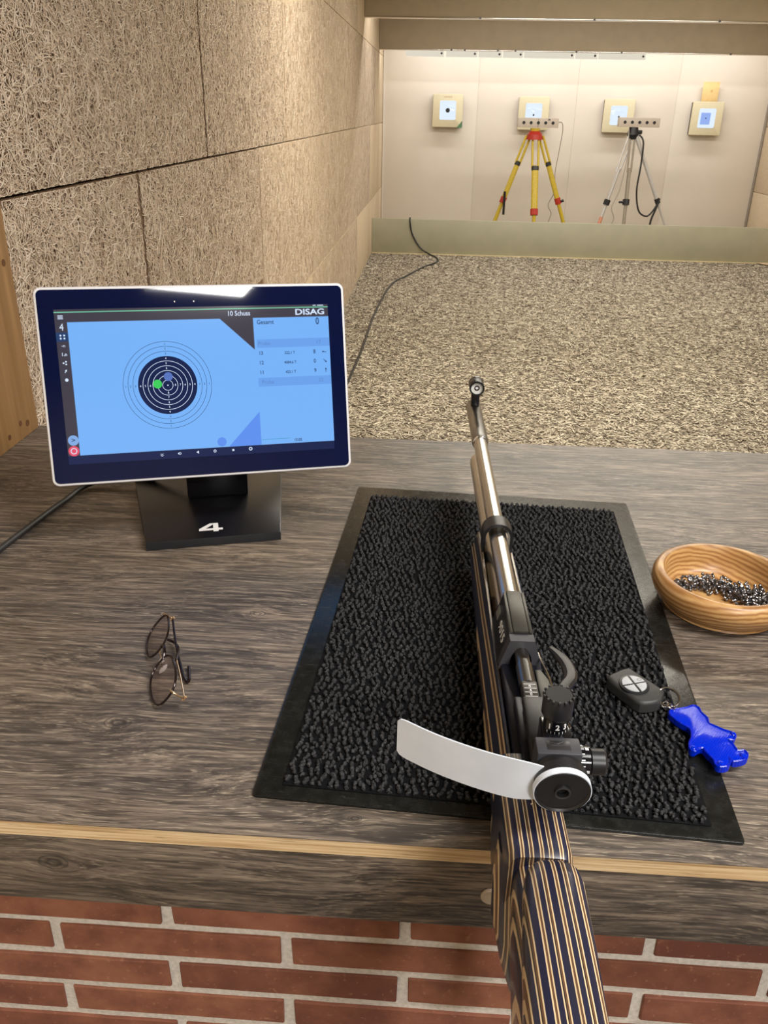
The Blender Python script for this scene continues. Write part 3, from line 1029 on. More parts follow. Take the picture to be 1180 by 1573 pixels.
icon([[(-.0372, .0335), (-.0352, .0350), (-.0352, .0320)]], TWt, 3, rings=[(-.0340, .0335, .0013, .0006)])
icon([[(-.0132, .0338), (-.0098, .0358), (-.0098, .0318)]], TWt, 3)
icon([], TWt, 3, rings=[(.011, .0340, .0015, .0008)])
icon([rect(.0337, .0325, .0363, .0351)], TWt, 3)
icon([], TWt, 3, rings=[(.058, .0342, .0018, .0011)])
icon([rect(x, .2188, x+.004, .2198) for x in (.152, .158, .162)], TWt, 2, 'status_icons')
for x in (-.026, -.002):
    MB().cyl((x, .2275, .0007), (x, .2275, .0010), .0009, n=10).build('indicator', M['white_print'], bz)

# stand: folded steel plate, upright neck
bs = MB()
bs.prism([(-.1015, -.105), (.0795, -.105), (.1035, .110), (-.1255, .110)], .0005, .0125, .0012)
bs.build('stand_base', M['stand'], mon)
def tp_local(p):
    return mon_inv @ (Matrix.Translation(TLOC) @ Euler(TR).to_matrix().to_4x4()) @ Vector(p)
nk = MB()
a0, a1 = tp_local((-.045, .09, -.024)), tp_local((.045, .09, -.024))
nk.box((-.045, .028, .0125), (.045, .045, .17), .003)
nk.build('neck', M['stand'], mon)
br = MB().box((-.05, .07, -.045), (.05, .17, -.022), .003).build('tilt_bracket', M['stand'], mon)
br.matrix_local = Tm
n4m = MB()
n4m.prism([(.0035, -.0125), (.0105, -.0125), (.0105, .0125), (.0035, .0125)], 0, .0003)
n4m.prism([(-.0160, -.0085), (.0165, -.0085), (.0165, -.0030), (-.0160, -.0030)], .00001, .00031)
n4m.prism([(-.0160, -.0030), (-.0075, -.0030), (.0065, .0125), (-.0010, .0125)], .00002, .00032)
n4 = n4m.build('number_sticker', M['white_print'], mon, (-.0150, -.0740, .0126), smooth=0)
n4['label'] = 'white number 4'

# power cable of the display
cb = MB()
cb.tube([mon_inv @ Vector(p) for p in spline([(-.33, .66, .05), (-.40, .675, .018), (-.50, .672, .0075), (-.523, .60, .0052), (-.536, .52, .0050), (-.55, .42, .0050), (-.57, .30, .0050), (-.60, .10, .0050)], 8)], .0042, 10)
cb.build('power_cable', M['cable'], mon)

# ==================================================================================================
#                                           THE RIFLE
# ==================================================================================================
rf = tag(empty('air_rifle', (.1118, 0, .009), (0, 0, .0253)), 'target air rifle with blue and cream striped laminate stock lying on the mat', 'rifle')
RZ = -.009
def rp(name, mb, mat_, parent=rf, smooth=28):
    o = mb.build(name, mat_, parent, smooth=smooth)
    if parent is rf:
        o.location = (0, 0, RZ)
    return o
# --- fore end: open channel section swept along the barrel
def fore_sec(y, w, zb, zt, inner=.0155, wr=None):
    wr = w if wr is None else wr
    ir = min(inner, wr-.006)
    pts = [(-.017, zb), (-w*.86, zb+.012), (-w, .050), (-w, .060), (-w+.005, .072), (-inner-.002, zt), (-inner, zt), (-inner, .060), (-inner+.004, .052),
           (ir-.004, .052), (ir, .060), (ir, zt), (ir+.002, zt), (wr-.005, .072), (wr, .060), (wr, .050), (wr*.86, zb+.012), (min(.017, wr*.7), zb)]
    return [(x, y, z) for x, z in pts]
st = MB()
secs = [fore_sec(.415, .0235, .030, .080), fore_sec(.405, .0255, .020, .083), fore_sec(.36, .0265, .0145, .086), fore_sec(.25, .0280, .0115, .088, .0165), fore_sec(.15, .0300, .0115, .090, .0180, .028), fore_sec(.06, .0310, .0115, .092, .0185, .024), fore_sec(-.03, .0320, .0115, .092, .0185, .016)]
st.loft(secs)
rp('stock_fore_end', st, M['stock'])
# --- wrist behind the action
def oval(cx, cz, rx, rz, y, n=28, p=2.6):
    out = []
    for i in range(n):
        a = 2*math.pi*i/n
        c, s_ = math.cos(a), math.sin(a)
        out.append((cx+rx*abs(c)**(2/p)*math.copysign(1, c), y, cz+rz*abs(s_)**(2/p)*math.copysign(1, s_)))
    return out
wr_ = MB()
wr_.loft([oval(-.008, .058, .0225, .045, .000, p=7), oval(-.0105, .060, .0225, .046, -.03, p=7), oval(-.0105, .061, .0225, .047, -.095, p=7), oval(-.0105, .061, .0215, .045, -.1005, p=6)])
rp('stock_wrist', wr_, M['stock'])
# --- pistol grip hanging below the wrist
gp = MB()
gp.loft([
    [(cx+rx*math.cos(a), cy+ry*math.sin(a), z) for a in [2*math.pi*i/26 for i in range(26)]]
    for (cx, cy, rx, ry, z) in ((-.012, -.070, .0225, .030, .085), (-.013, -.080, .0245, .034, .06), (-.013, -.090, .0250, .035, .040), (-.010, -.100, .0215, .034, .012), (-.003, -.110, .0185, .031, -.015), (.002, -.120, .0175, .029, -.05), (.004, -.128, .019, .031, -.085), (.004, -.134, .018, .028, -.105), (.004, -.135, .011, .018, -.112))])
rp('pistol_grip', gp, M['stock'])
# --- butt and cheek piece reaching back towards the camera
bt = MB()
bt.loft([oval(cx, cz, rx, rz, y, p=3.4) for (cx, cz, rx, rz, y) in ((-.012, .075, .014, .022, -.085), (-.014, .072, .017, .030, -.13), (-.018, .070, .018, .036, -.20), (-.022, .066, .018, .042, -.28), (-.024, .062, .018, .048, -.345))])
rp('butt_stock', bt, M['stock'])
ck = MB()
ck.loft([oval(cx, cz, rx, rz, y, p=3.0) for (cx, cz, rx, rz, y) in ((-.0085, .1150, .0075, .006, -.1185), (-.0085, .1155, .0125, .011, -.1205), (-.009, .116, .0165, .0145, -.126), (-.0095, .117, .0185, .016, -.136), (-.013, .119, .0205, .017, -.18), (-.018, .120, .0225, .018, -.25), (-.021, .121, .0230, .018, -.32), (-.0215, .121, .020, .015, -.335))])
rp('cheek_piece', ck, M['stock'])
# --- barrel, sleeve, air cylinder
ZB = .105
rp('barrel', MB().cyl((0, .185, ZB), (0, .668, ZB), .00975, n=40), M['champagne'])
sl = MB()
sl.tube2([(0, .655, ZB), (0, .656, ZB), (0, .822, ZB), (0, .825, ZB)], [.0110, .0119, .0119, .0105], 40)
rp('barrel_sleeve', sl, M['gunmetal'])
rp('sleeve_collar', MB().cyl((0, .650, ZB), (0, .657, ZB), .0113, bev=.0008, n=40), M['chrome'])
ac = MB()
ac.tube2([(0, .18, .071), (0, .655, .071), (0, .668, .071), (0, .674, .071)], [.0125, .0125, .0115, .0075], 36)
rp('air_cylinder', ac, M['champagne'])
# --- barrel band
def stad(r, z0, z1, n=16):
    top = [(r*math.cos(math.pi*i/n), z1+r*math.sin(math.pi*i/n)) for i in range(n+1)]
    bot = [(r*math.cos(math.pi+math.pi*i/n), z0+r*math.sin(math.pi+math.pi*i/n)) for i in range(n+1)]
    return top+bot
o_, i_ = stad(.0172, .074, ZB), stad(.0138, .074, ZB)
bd = MB()
bd.loft([[(x, .352, z) for x, z in o_], [(x, .376, z) for x, z in o_], [(x, .376, z) for x, z in i_], [(x, .352, z) for x, z in i_]], closed=True, cap=False)
rp('barrel_band', bd, M['black_satin'])
rp('band_screw', MB().cyl((-.019, .364, .078), (-.0165, .364, .078), .003, n=12), M['steel_dark'])
# --- front sight
fs_ = MB().box((-.0064, .790, .114), (.0064, .806, .1395), .0015)
fsb = rp('front_sight_base', fs_, M['black_satin'])
ft = MB()
prof = [(.0114, 0), (.0118, .001), (.0118, .029), (.0114, .030), (.0094, .030), (.0094, 0)]
rotY = Matrix.Translation((0, .772, .150)) @ Matrix.Rotation(math.radians(-90), 4, 'X')
ft.lathe(prof, 36, 0, rotY)
fst = rp('front_sight_tunnel', ft, M['black_satin'])
fi = MB()
fi.lathe([(.0095, .004), (.0095, .006), (.0042, .006), (.0042, .004)], 32, 0, rotY)
rp('sight_insert', fi, plain('clear_insert', lin(226, 226, 220), .25), fst)
rp('insert_hub', MB().cyl((0, .7765, .150), (0, .7775, .150), .0024, n=20), M['white_print'], fst)
fi2 = MB().lathe([(.0042, .0035), (.0042, .0065), (.0026, .0065), (.0026, .0035)], 28, 0, rotY)
rp('insert_ring', fi2, M['black_gloss'], fst)
rp('tunnel_rim', MB().lathe([(.0121, .026), (.0121, .0295), (.0108, .0295), (.0108, .026)], 36, 0, rotY), M['gunmetal'], fst)
# --- receiver block with the model number
def octo(y, wt, wm, zt, zm, zb):
    return [(-wm, y, zb), (-wm, y, zm), (-wt, y, zt), (wt, y, zt), (wm, y, zm), (wm, y, zb)]
rc = MB()
rc.loft([octo(.203, .0085, .0150, .1225, .100, .080), octo(.196, .0100, .0180, .1245, .098, .078), octo(.128, .0105, .0188, .1245, .098, .078)])
rcv = rp('receiver', rc, M['black_satin'])
rp('top_rail', MB().box((-.0068, .131, .1235), (.0068, .200, .1268), .0006), M['receiver'], rcv)
for sx_ in (-1, 1):
    rp('side_rail', MB().box((sx_*.0086-.0014, .131, .1225), (sx_*.0086+.0014, .199, .1258), .0005), M['receiver'], rcv)
# arch at the loading port
ar = MB()
n_ = 14
def arch(y, k):
    out = [(-.0190*k, ZB-.010), (-.0188*k, .0985), (-.0108*k, .1248), (.0108*k, .1248), (.0188*k, .0985), (.0190*k, ZB-.010)]
    inn = [(.0098*math.cos(math.pi*i/n_), ZB-.004+.0155*math.sin(math.pi*i/n_)*(1 if True else 0)) for i in range(n_+1)]
    return [(x, y, z) for x, z in out+[(.0098, ZB-.010)]+inn+[(-.0098, ZB-.010)]]
ar.loft([arch(.1285, 1.0), arch(.1180, 1.0)])
rp('loading_arch', ar, M['slate'], rcv)
vs, fs = text_mesh('9015', .0125, .0002, sx=1.2)
fl = Matrix.Translation((-.01475, .152, .1112)) @ Matrix(((0, .289, -.957, 0), (-1, 0, 0, 0), (0, .957, .289, 0), (0, 0, 0, 1)))
tx = MB().add(vs, fs, 0, fl)
rp('model_number', tx, M['white_print'], rcv, 0)
mpm = Matrix.Translation((-.01445, .185, .1112)) @ Matrix(((0, .289, -.957, 0), (-1, 0, 0, 0), (0, .957, .289, 0), (0, 0, 0, 1)))
rp('maker_plate', MB().box((-.0065, -.0045, -.0002), (.0065, .0045, .0003), 0, 0, mpm), plain('silver_plate', lin(150, 150, 146), .4, .5), rcv)
# --- action body, bolt, scale
ab = MB()
ab.box((-.0170, -.045, .066), (.0145, .131, .1000), .002)
ab.box((-.0125, -.048, .0990), (.0030, .060, .1105), .0015)
act = rp('action_body', ab, plain('blue_black_action', (.010, .011, .022), .3, .4, .1))
bo = MB()
bo.cyl((0, .098, .112), (0, .1265, .112), .0062, n=28)
bo.cyl((0, .070, .112), (0, .0985, .112), .0072, n=28)
rp('loading_bolt', bo, M['gunmetal'])
sc_ = rp('bolt_scale', MB().box((-.0062, .045, .108), (.0066, .0705, .1185), .0012), M['receiver'])
sm = MB()
for k in range(4):
    sm.box((-.0048, .0498+k*.0052, .1185), (.0052, .0502+k*.0052, .1187))
for t_, yy in (('0', .0628), ('4', .0575), ('0', .0523)):
    vs, fs = text_mesh(t_, .0040, .0001)
    sm.add(vs, fs, 0, Matrix.Translation((0, yy, .1187)))
rp('scale_marks', sm, M['white_print'], sc_, 0)
sp_ = MB()
sp_.prism([(.0095, .100), (.0150, .100), (.0205, .085), (.0215, .050), (.0225, .030), (.0095, .030)], .085, .1085, .0012)
rp('side_plate', sp_, M['receiver'])
rp('plate_edge', MB().tube(spline([(.0165, .128, .106), (.0172, .112, .1078), (.0205, .090, .1084), (.0220, .065, .1084), (.0232, .045, .1080), (.0290, .028, .106)], 5), .0009, 8), M['chrome'])
# --- cocking lever on the right side
lv = MB()
lp = spline([(.0200, .040, .112), (.0290, .070, .110), (.0385, .088, .108), (.0405, .105, .106), (.0370, .124, .104), (.0300, .142, .102)], 6)
lv.tube(lp, [.0058]*(len(lp)-8)+[.0058-.0004*i for i in range(8)], 10, flat=.7)
rp('cocking_lever', lv, M['black'])
# --- rear sight
rs_ = MB()
rs_.box((-.0080, -.060, .108), (.0150, .040, .1225), .0015)
rs_.box((-.0100, -.028, .121), (.0095, .038, .1290), .0025)
rsb = rp('sight_rail_base', rs_, M['black'])
tw_ = MB()
tw_.box((-.0050, -.052, .120), (.0150, -.012, .150), .0015)
rp('sight_tower', tw_, M['black_gloss'])
drum = rp('elevation_drum', MB().cyl((.0045, -.0235, .148), (.0045, -.0235, .163), .0086, n=32), M['black_gloss'])
kb = MB()
kb.tube2([(.0045, -.0235, .161), (.0045, -.0235, .1625), (.0045, -.0235, .1755), (.0045, -.0235, .1785)], [.0098, .0108, .0108, .0092], 36)
knb = rp('elevation_knob', kb, M['black'])
kd = MB()
for a in range(0, 360, 24):
    q = math.radians(a)
    kd.box((.0045+.0104*math.cos(q)-.0009, -.0235+.0104*math.sin(q)-.0009, .1765), (.0045+.0104*math.cos(q)+.0009, -.0235+.0104*math.sin(q)+.0009, .1788), .0003)
rp('knob_ridges', kd, M['steel_dark'], knb)
dm = MB()
for k, t_ in ((-1, '1'), (0, '2'), (1, '3')):
    vs, fs = text_mesh(t_, .0062, .0001, bold=.0001)
    a = math.radians(-90+k*38)
    mt = Matrix.Translation((.0045+.0087*math.cos(a), -.0235+.0087*math.sin(a), .1555)) @ Matrix.Rotation(a+math.pi/2, 4, 'Z') @ Matrix.Rotation(math.pi/2, 4, 'X')
    dm.add(vs, fs, 0, mt)
    for d_ in (-.35, .35):
        a2 = a+d_*.5
        mt = Matrix.Translation((.0045+.00865*math.cos(a2), -.0235+.00865*math.sin(a2), .1505)) @ Matrix.Rotation(a2+math.pi/2, 4, 'Z')
        dm.box((-.0002, -.0002, -.001), (.0002, .0001, .001), 0, 0, mt)
rp('drum_numbers', dm, M['white_print'], drum, 0)
rp('sight_block', MB().box((-.0150, -.0695, .1385), (.0145, -.0530, .1655), .0012), M['slate'])
rp('block_emblem', MB().box((-.0080, -.0655, .1655), (.0075, -.0570, .1658), .0001), M['steel_dark'])
em = MB()
em.box((-.0055, -.0618, .1658), (.0050, -.0612, .16595))
em.tube([(-.0055, -.0585, .1659), (-.001, -.0605, .1659), (.003, -.0580, .1659)], .0002, 6)
rp('emblem_lines', em, M['slate'])
rp('sight_block_lower', MB().box((-.0135, -.0740, .128), (.0150, -.0500, .140), .0012), M['black_gloss'])
rp('windage_drum', MB().cyl((.0140, -.058, .1500), (.0215, -.058, .1500), .0104, n=36), M['black_gloss'])
rp('windage_knob', MB().cyl((.0215, -.058, .1500), (.0330, -.058, .1500), .0088, n=32, bev=.0015), M['black'])
wm_ = MB()
for k in range(16):
    q = 2*math.pi*k/16
    m_ = Matrix.Translation((.0165, -.058, .150)) @ Matrix.Rotation(q, 4, 'X')
    wm_.box((-.0012, -.0003, .0103), (.0012, .0003, .01055), 0, 0, m_)
    if k % 4 == 0:
        wm_.box((.0020, -.0010, .0103), (.0042, .0010, .01055), 0, 0, m_)
rp('windage_marks', wm_, M['white_print'], smooth=0)
sc2 = MB()
for (x, y, z) in ((-.0128, -.035, .1045), (-.0128, -.055, .1045), (-.0130, -.022, .110)):
    sc2.cyl((x-.001, y, z), (x+.002, y, z+.0012), .0016, n=10)
rp('action_screw', sc2, M['chrome'])
# iris eyepiece
EY = Matrix.Translation((0, -.0875, .1500)) @ Matrix.Rotation(math.radians(90+6), 4, 'X')
ey = MB()
ey.lathe([(.0048, -.0005), (.0165, -.0005), (.0178, .0006), (.0178, .0010), (.0178, -.012), (.0165, -.013), (.0048, -.013)], 48, 0, EY)
eye = rp('iris_disc', ey, M['black'])
ey2 = MB().lathe([(.0160, -.012), (.0165, -.0135), (.0165, -.0165), (.0125, -.019), (.0048, -.019), (.0048, -.012)], 48, 0, EY)
rp('iris_housing', ey2, M['black_satin'])
rp('aperture_ring', MB().lathe([(.0053, -.002), (.0053, .0010), (.0046, .0012), (.0041, .0010), (.0041, -.002)], 32, 0, EY), M['steel_dark'], eye)
rp('aperture_bore', MB().cyl((0, -.083, .1497), (0, -.0745, .1500), .0047, n=24), M['dot'], eye)
# white side blinder: a flexible strip clipped round the eyepiece rim
bl = MB()
n_arc = 22
path = []
for i in range(n_arc+1):                                 # band round the rim
    pass
band = MB().lathe([(.0180, .0002), (.0187, .0002), (.0187, -.0042), (.0180, -.0042)], 48, 0, EY)
rp('blinder_clip', band, M['blinder'])
pth = spline([(-.009, -.0800, 0), (-.030, -.0775, 0), (-.055, -.0690, 0), (-.082, -.0560, 0), (-.107, -.0400, 0)], 8)
def strip_rings(pth, z0, z1, th):
    rings = []
    N = len(pth)
    for i, p in enumerate(pth):
        a = Vector(pth[max(i-1, 0)])
        b_ = Vector(pth[min(i+1, N-1)])
        t_ = (b_-a).normalized()
        nn = Vector((-t_.y, t_.x, 0))*th/2
        d = i/(N-1)
        e = max(0, (i-(N-4))/3)                      # rounded free end
        ins = .0035*(1-math.sqrt(max(0, 1-e*e))) if e > 0 else 0
        za, zb = z0+ins, z1-ins
        P = Vector(p)
        q_ = min(1, max(0, (P.x+.034)/.024))
        q_ = q_*q_
        za, zb = za+.0030*q_, zb-.0038*q_
        rings.append([P+nn+Vector((0, 0, za)), P-nn+Vector((0, 0, za)), P-nn+Vector((0, 0, zb)), P+nn+Vector((0, 0, zb))])
    return rings
bl.loft(strip_rings(pth, .1340, .1670, .0009))
rp('side_blinder', bl, M['blinder'])

# ==================================================================================================
#                                           BOWL AND PELLETS
# ==================================================================================================
BOWL = (.3845, .402)
bw_ = MB()
prof = [(.0, .0004), (.0655, .0004), (.0685, .003), (.0675, .0050), (.0705, .0075), (.0800, .018), (.0842, .028), (.0838, .037), (.0805, .0430), (.0765, .0448), (.0720, .0440), (.0695, .039), (.0685, .027), (.0655, .015), (.0600, .0098), (.0, .0090)]
rings = [[(max(r, .00001)*math.cos(2*math.pi*j/64), max(r, .00001)*math.sin(2*math.pi*j/64), z) for r, z in prof] for j in range(64)]
bw_.loft(rings, closed=True, cap=False)
bowl = tag(bw_.build('wooden_bowl', M['bowl'], None, (*BOWL, 0), (0, 0, .5), 50), 'round turned wooden bowl holding lead pellets at the right edge', 'bowl')

def pellet_mesh():
    mb = MB()
    prof = [(.0001, .0026), (.0016, .0024), (.0022, .0016), (.0022, .0008), (.0014, -.0004), (.0017, -.0018), (.0023, -.0028), (.0019, -.0028), (.0012, -.0010), (.0001, -.0008)]
    rings = [[(r*math.cos(2*math.pi*j/9), r*math.sin(2*math.pi*j/9), z) for r, z in prof] for j in range(9)]
    mb.loft(rings, closed=True, cap=False)
    o = mb.build('pellet', M['lead'], smooth=40)
    return o
p0 = pellet_mesh()
pel_me = p0.data
bpy.data.objects.remove(p0)
# heap along the far and right inside of the bowl
spots = []
arc = [(-.052, .012), (-.036, .022), (-.016, .026), (.004, .020), (.020, .006), (.034, -.008), (.042, -.024), (.048, -.008), (.036, .010)]
wid = [.006, .010, .012, .013, .015, .017, .014, .013, .012]
tries = 0
zl = {}
while len(spots) < 230 and tries < 60000:
    tries += 1
    k = random.randrange(len(arc)-1)
    f = random.random()
    cx = arc[k][0]+(arc[k+1][0]-arc[k][0])*f
    cy = arc[k][1]+(arc[k+1][1]-arc[k][1])*f
    w = wid[k]
    x, y = random.gauss(cx, w*.55), random.gauss(cy, w*.55)
    if math.hypot(x, y) > .056:
        continue
    z = .0123
    ok = False
    for layer in range(3):
        z = .0123+layer*.0046
        if all((x-a)**2+(y-b)**2+(z-c)**2 > .0052**2 for a, b, c in spots):
            if layer == 0 or sum(1 for a, b, c in spots if c < z-.002 and (x-a)**2+(y-b)**2 < .0062**2) >= 2:
                ok = True
            break
    if ok:
        spots.append((x, y, z))
for (x, y, z) in spots:
    o = link('pellet', pel_me, None, (BOWL[0]+x, BOWL[1]+y, z), (random.uniform(0, 6.3), random.uniform(0, 6.3), random.uniform(0, 6.3)))
    tag(o, 'small grey lead pellet in the heap inside the wooden bowl', 'pellet', 'lead pellets in the wooden bowl')

# ==================================================================================================
#                                           KEY REMOTE AND BEAR
# ==================================================================================================
def centred(poly):
    cx = sum(p[0] for p in poly)/len(poly)
    cy = sum(p[1] for p in poly)/len(poly)
    return (cx, cy), [(x-cx, y-cy) for x, y in poly]
fobp = [(.2126, .212), (.2226, .2231), (.2328, .2299), (.2395, .231), (.2464, .2216), (.2649, .1983), (.2639, .1907), (.2562, .1776), (.2378, .1737), (.2268, .1875)]
fc, fpoly = centred(spline(fobp, 3, True))
FZ = .0100
key = tag(empty('car_remote', (*fc, FZ)), 'dark grey oval-buttoned remote key lying on the mat edge', 'remote key')
fb = MB().prism(fpoly, 0, .0125, .0038, seg=4)
fbo = fb.build('remote_body', M['fob'], key)
bc = (.2370-fc[0], .2010-fc[1])
er = lambda k, n=44: [(bc[0]+.0150*k*math.cos(2*math.pi*i/n), bc[1]+.0158*k*math.sin(2*math.pi*i/n)) for i in range(n)]
MB().prism(er(1.0), .0115, .0138, .0008).build('button_surround', M['black'], key)
for q in range(4):
    a0 = math.radians(45+8+90*q-45-8+8)
    pts = []
    gap = .0011
    base = math.radians(90*q+18)
    for i in range(13):
        a = base+math.radians(5)+math.radians(80)*i/12
        pts.append((bc[0]+.0150*.82*math.cos(a), bc[1]+.0158*.82*math.sin(a)))
    mid = base+math.radians(45)
    pts.append((bc[0]+.0014*math.cos(mid), bc[1]+.0014*math.sin(mid)))
    bt_ = MB().prism(pts, .0130, .0146, .0005).build('button', M['fob_button'], key)
    if q == 2:
        mk = MB()
        for k in range(3):
            mk.cyl((bc[0]-.0075+k*.0022, bc[1]-.0042+k*.0008, .0146), (bc[0]-.0075+k*.0022, bc[1]-.0042+k*.0008, .0148), .0006, n=8)
        mk.build('button_print', M['dot'], bt_)
    if q == 0:
        mk = MB()
        ring_mb(mk, bc[0]+.0062, bc[1]+.0062, .0018, .0004, .0148, 14)
        mk.build('button_print', M['dot'], bt_)
rr = MB()
rc_ = Vector((.2690-fc[0], .1890-fc[1], .0075))
tiltm = Matrix.Rotation(math.radians(24), 3, 'X')
rr.tube([rc_+tiltm @ Vector((.0108*math.cos(a), .0108*math.sin(a), 0)) for a in [2*math.pi*i/40 for i in range(40)]], .0010, 8, True)
rr.tube([rc_+tiltm @ Vector((.0106*math.cos(a), .0106*math.sin(a), .0016)) for a in [2*math.pi*i/40 for i in range(40)]], .0010, 8, True)
rr.build('key_ring', M['chrome'], key)
for k in range(3):
    c_ = Vector((.2645-fc[0]+.0028*k, .1815-fc[1]-.0022*k, .0050+.0008*(k % 2)))
    ch = MB()
    rot = Matrix.Rotation(math.radians(35+k*70), 3, 'X') @ Matrix.Rotation(.6, 3, 'Z')
    ch.tube([c_+rot @ Vector((.0034*math.cos(a), .0024*math.sin(a), 0)) for a in [2*math.pi*i/18 for i in range(18)]], .0007, 7, True)
    ch.build('chain_link', M['chrome'], key)

bearp = [[0.268, 0.1754], [0.2788, 0.1787], [0.2873, 0.1818], [0.2927, 0.1847], [0.2972, 0.1815], [0.2975, 0.1743], [0.3013, 0.1663], [0.3005, 0.1581], [0.3041, 0.155], [0.3127, 0.1489], [0.3192, 0.146], [0.3212, 0.1407], [0.3175, 0.1349], [0.3127, 0.1345], [0.3151, 0.1282], [0.3168, 0.1198], [0.3228, 0.1207], [0.3246, 0.1152], [0.3203, 0.1087], [0.3121, 0.105], [0.3071, 0.1046], [0.3058, 0.1086], [0.305, 0.1034], [0.3009, 0.098], [0.294, 0.0959], [0.2901, 0.0991], [0.2904, 0.1053], [0.2866, 0.1142], [0.2848, 0.1204], [0.2801, 0.1189], [0.2756, 0.1154], [0.272, 0.1183], [0.2736, 0.1269], [0.2782, 0.136], [0.2797, 0.1473], [0.2751, 0.1526], [0.2705, 0.1579], [0.2674, 0.1635], [0.265, 0.1692]]
bc2, bpoly = centred(spline(bearp, 3, True))
bear = tag(empty('bear_pendant', (*bc2, .0085), (0, 0, 0)), 'bright blue flat plastic bear pendant lying beside the remote key', 'pendant')
MB().prism(bpoly, 0, .0062, .0014, seg=3).build('bear_body', M['blue'], bear)
rim = MB().tube([(x*.97, y*.97, .0060) for x, y in bpoly], .0011, 6, True)
rim.build('raised_rim', M['blue'], bear)
for (x, y, r) in ((.3190, .1425, .0032), (.3195, .1135, .0040), (.2955, .1010, .0042), (.2760, .1200, .0032)):
    MB().lathe([(.0001, .0082), (r*.6, .0078), (r, .0060), (r, .004), (.0001, .004)], 18, 0, Matrix.Translation((x-bc2[0], y-bc2[1], 0))).build('paw_bump', M['blue'], bear)

# ==================================================================================================
#                                           SPECTACLES
# ==================================================================================================
gw = Vector((-.057, .150, 0)).normalized()         # along the frame, near end to far end
gl_o = Vector((-.2425, .1400, .0022))
tl = math.radians(48)
gx = Vector((gw.y, -gw.x, 0))                      # to the right of the frame
gh = gx*math.cos(tl)+Vector((0, 0, math.sin(tl)))  # up the lenses
gn = gw.cross(gh)                                  # backwards, towards the folded arms
if gn.z > 0:
    gn = -gn
gls = tag(empty('spectacles', gl_o), 'folded dark-rimmed spectacles with thin gold arms on the bench', 'glasses')
def G(w, h, n):
    return (gw*w+gh*h+gn*n)*1.10
def lens_outline(wc, n=40):
    out = []
    for i in range(n):
        a = 2*math.pi*i/n
        c, s_ = math.cos(a), math.sin(a)
        rx, ry = .0275, .0178
        p = 2.5
        out.append((wc+rx*abs(c)**(2/p)*math.copysign(1, c), .0195+ry*abs(s_)**(2/p)*math.copysign(1, s_)))
    return out
for wc in (.030, .104):
    ol = lens_outline(wc)
    bow = lambda w: .0018*((w-.067)/.06)**2*1.6
    rimp = [G(w, h, bow(w)) for w, h in ol]
    r_ = MB().tube(rimp, .0012, 8, True).build('rim', M['frame'], gls)
    ln = MB()
    f1 = [G(w, h, bow(w)-.0006) for w, h in ol]
    f2 = [G(w, h, bow(w)+.0008) for w, h in ol]
    c1, c2 = G(wc, .0195, bow(wc)-.0020), G(wc, .0195, bow(wc)-.0006)
    N = len(ol)
    ln.add(f1+[c1]+f2+[c2], [(i, (i+1) % N, N) for i in range(N)]+[((i+1) % N+N+1, i+N+1, 2*N+1) for i in range(N)]+[(i, i+N+1, (i+1) % N+N+1, (i+1) % N) for i in range(N)])
    ln.build('lens', M['lens'], gls, smooth=60)
MB().tube(spline([G(.0555, .024, .0005), G(.061, .0285, -.0012), G(.067, .0295, -.0016), G(.073, .0285, -.0012), G(.0785, .024, .0005)], 5), .0018, 8).build('bridge', M['frame'], gls)
for w, s_ in ((.0585, 1), (.0755, -1)):
    MB().tube(spline([G(w-s_*.002, .020, .001), G(w, .016, .005), G(w+s_*.001, .0145, .0075)], 4), .0005, 6).build('pad_arm', M['gold'], gls)
    pad_ = MB()
    rings = []
    for i in range(7):
        f = i/6
        rr_ = .0026*math.sin(math.pi*(.06+.88*f))
        rings.append([G(w+s_*.001+rr_*.4*math.cos(a), .0075+.012*f+0*rr_, .0085+rr_*math.sin(a)) for a in [2*math.pi*j/10 for j in range(10)]])
    pad_.loft(rings)
    pad_.build('nose_pad', M['pad'], gls)
# end pieces, hinges and folded arms
for w0, d_ in ((.0035, 1), (.1305, -1)):
    MB().tube(spline([G(w0, .028, .0008), G(w0-d_*.004, .029, .003), G(w0-d_*.005, .029, .010), G(w0-d_*.0045, .029, .0145)], 5), .0010, 8).build('end_piece', M['gold'], gls)
    MB().cyl(G(w0-d_*.004, .0268, .0150), G(w0-d_*.004, .0312, .0150), .0016, n=12).build('hinge', M['gold'], gls)
def floor_z(p, z):
    q = p+gl_o
    return Vector((p.x, p.y, max(p.z, z-gl_o.z)))
def WL(x, y, z):                                    # a place on the bench, from the spectacles' own origin
    return Vector((x, y, z))-gl_o
h1 = G(.0000, .029, .0150)
h2 = G(.1345, .029, .0150)
MB().tube([floor_z(Vector(p), .0016) for p in spline([h1, h1.lerp(WL(-.2385, .2205, .013), .5), WL(-.2385, .2180, .012)], 6)], .0008, 8).build('arm', M['gold'], gls)
MB().tube([floor_z(Vector(p), .0022) for p in spline([WL(-.2382, .2165, .012), WL(-.2430, .2400, .009), WL(-.2520, .2560, .006), WL(-.2620, .2640, .004)], 6)], .0016, 8).build('arm_tip', M['frame'], gls)
MB().tube([floor_z(Vector(p), .0016) for p in spline([h2, h2.lerp(WL(-.236, .215, .006), .5), WL(-.236, .2200, .006)], 6)], .0013, 8).build('arm', M['frame'], gls)
MB().tube([floor_z(Vector(p), .0024) for p in spline([WL(-.2362, .2205, .006), WL(-.2285, .2040, .004), WL(-.2215, .1930, .003), WL(-.2195, .1960, .003), WL(-.2225, .2070, .003), WL(-.2260, .2180, .003)], 6)], .0017, 8).build('arm_tip', M['frame'], gls)

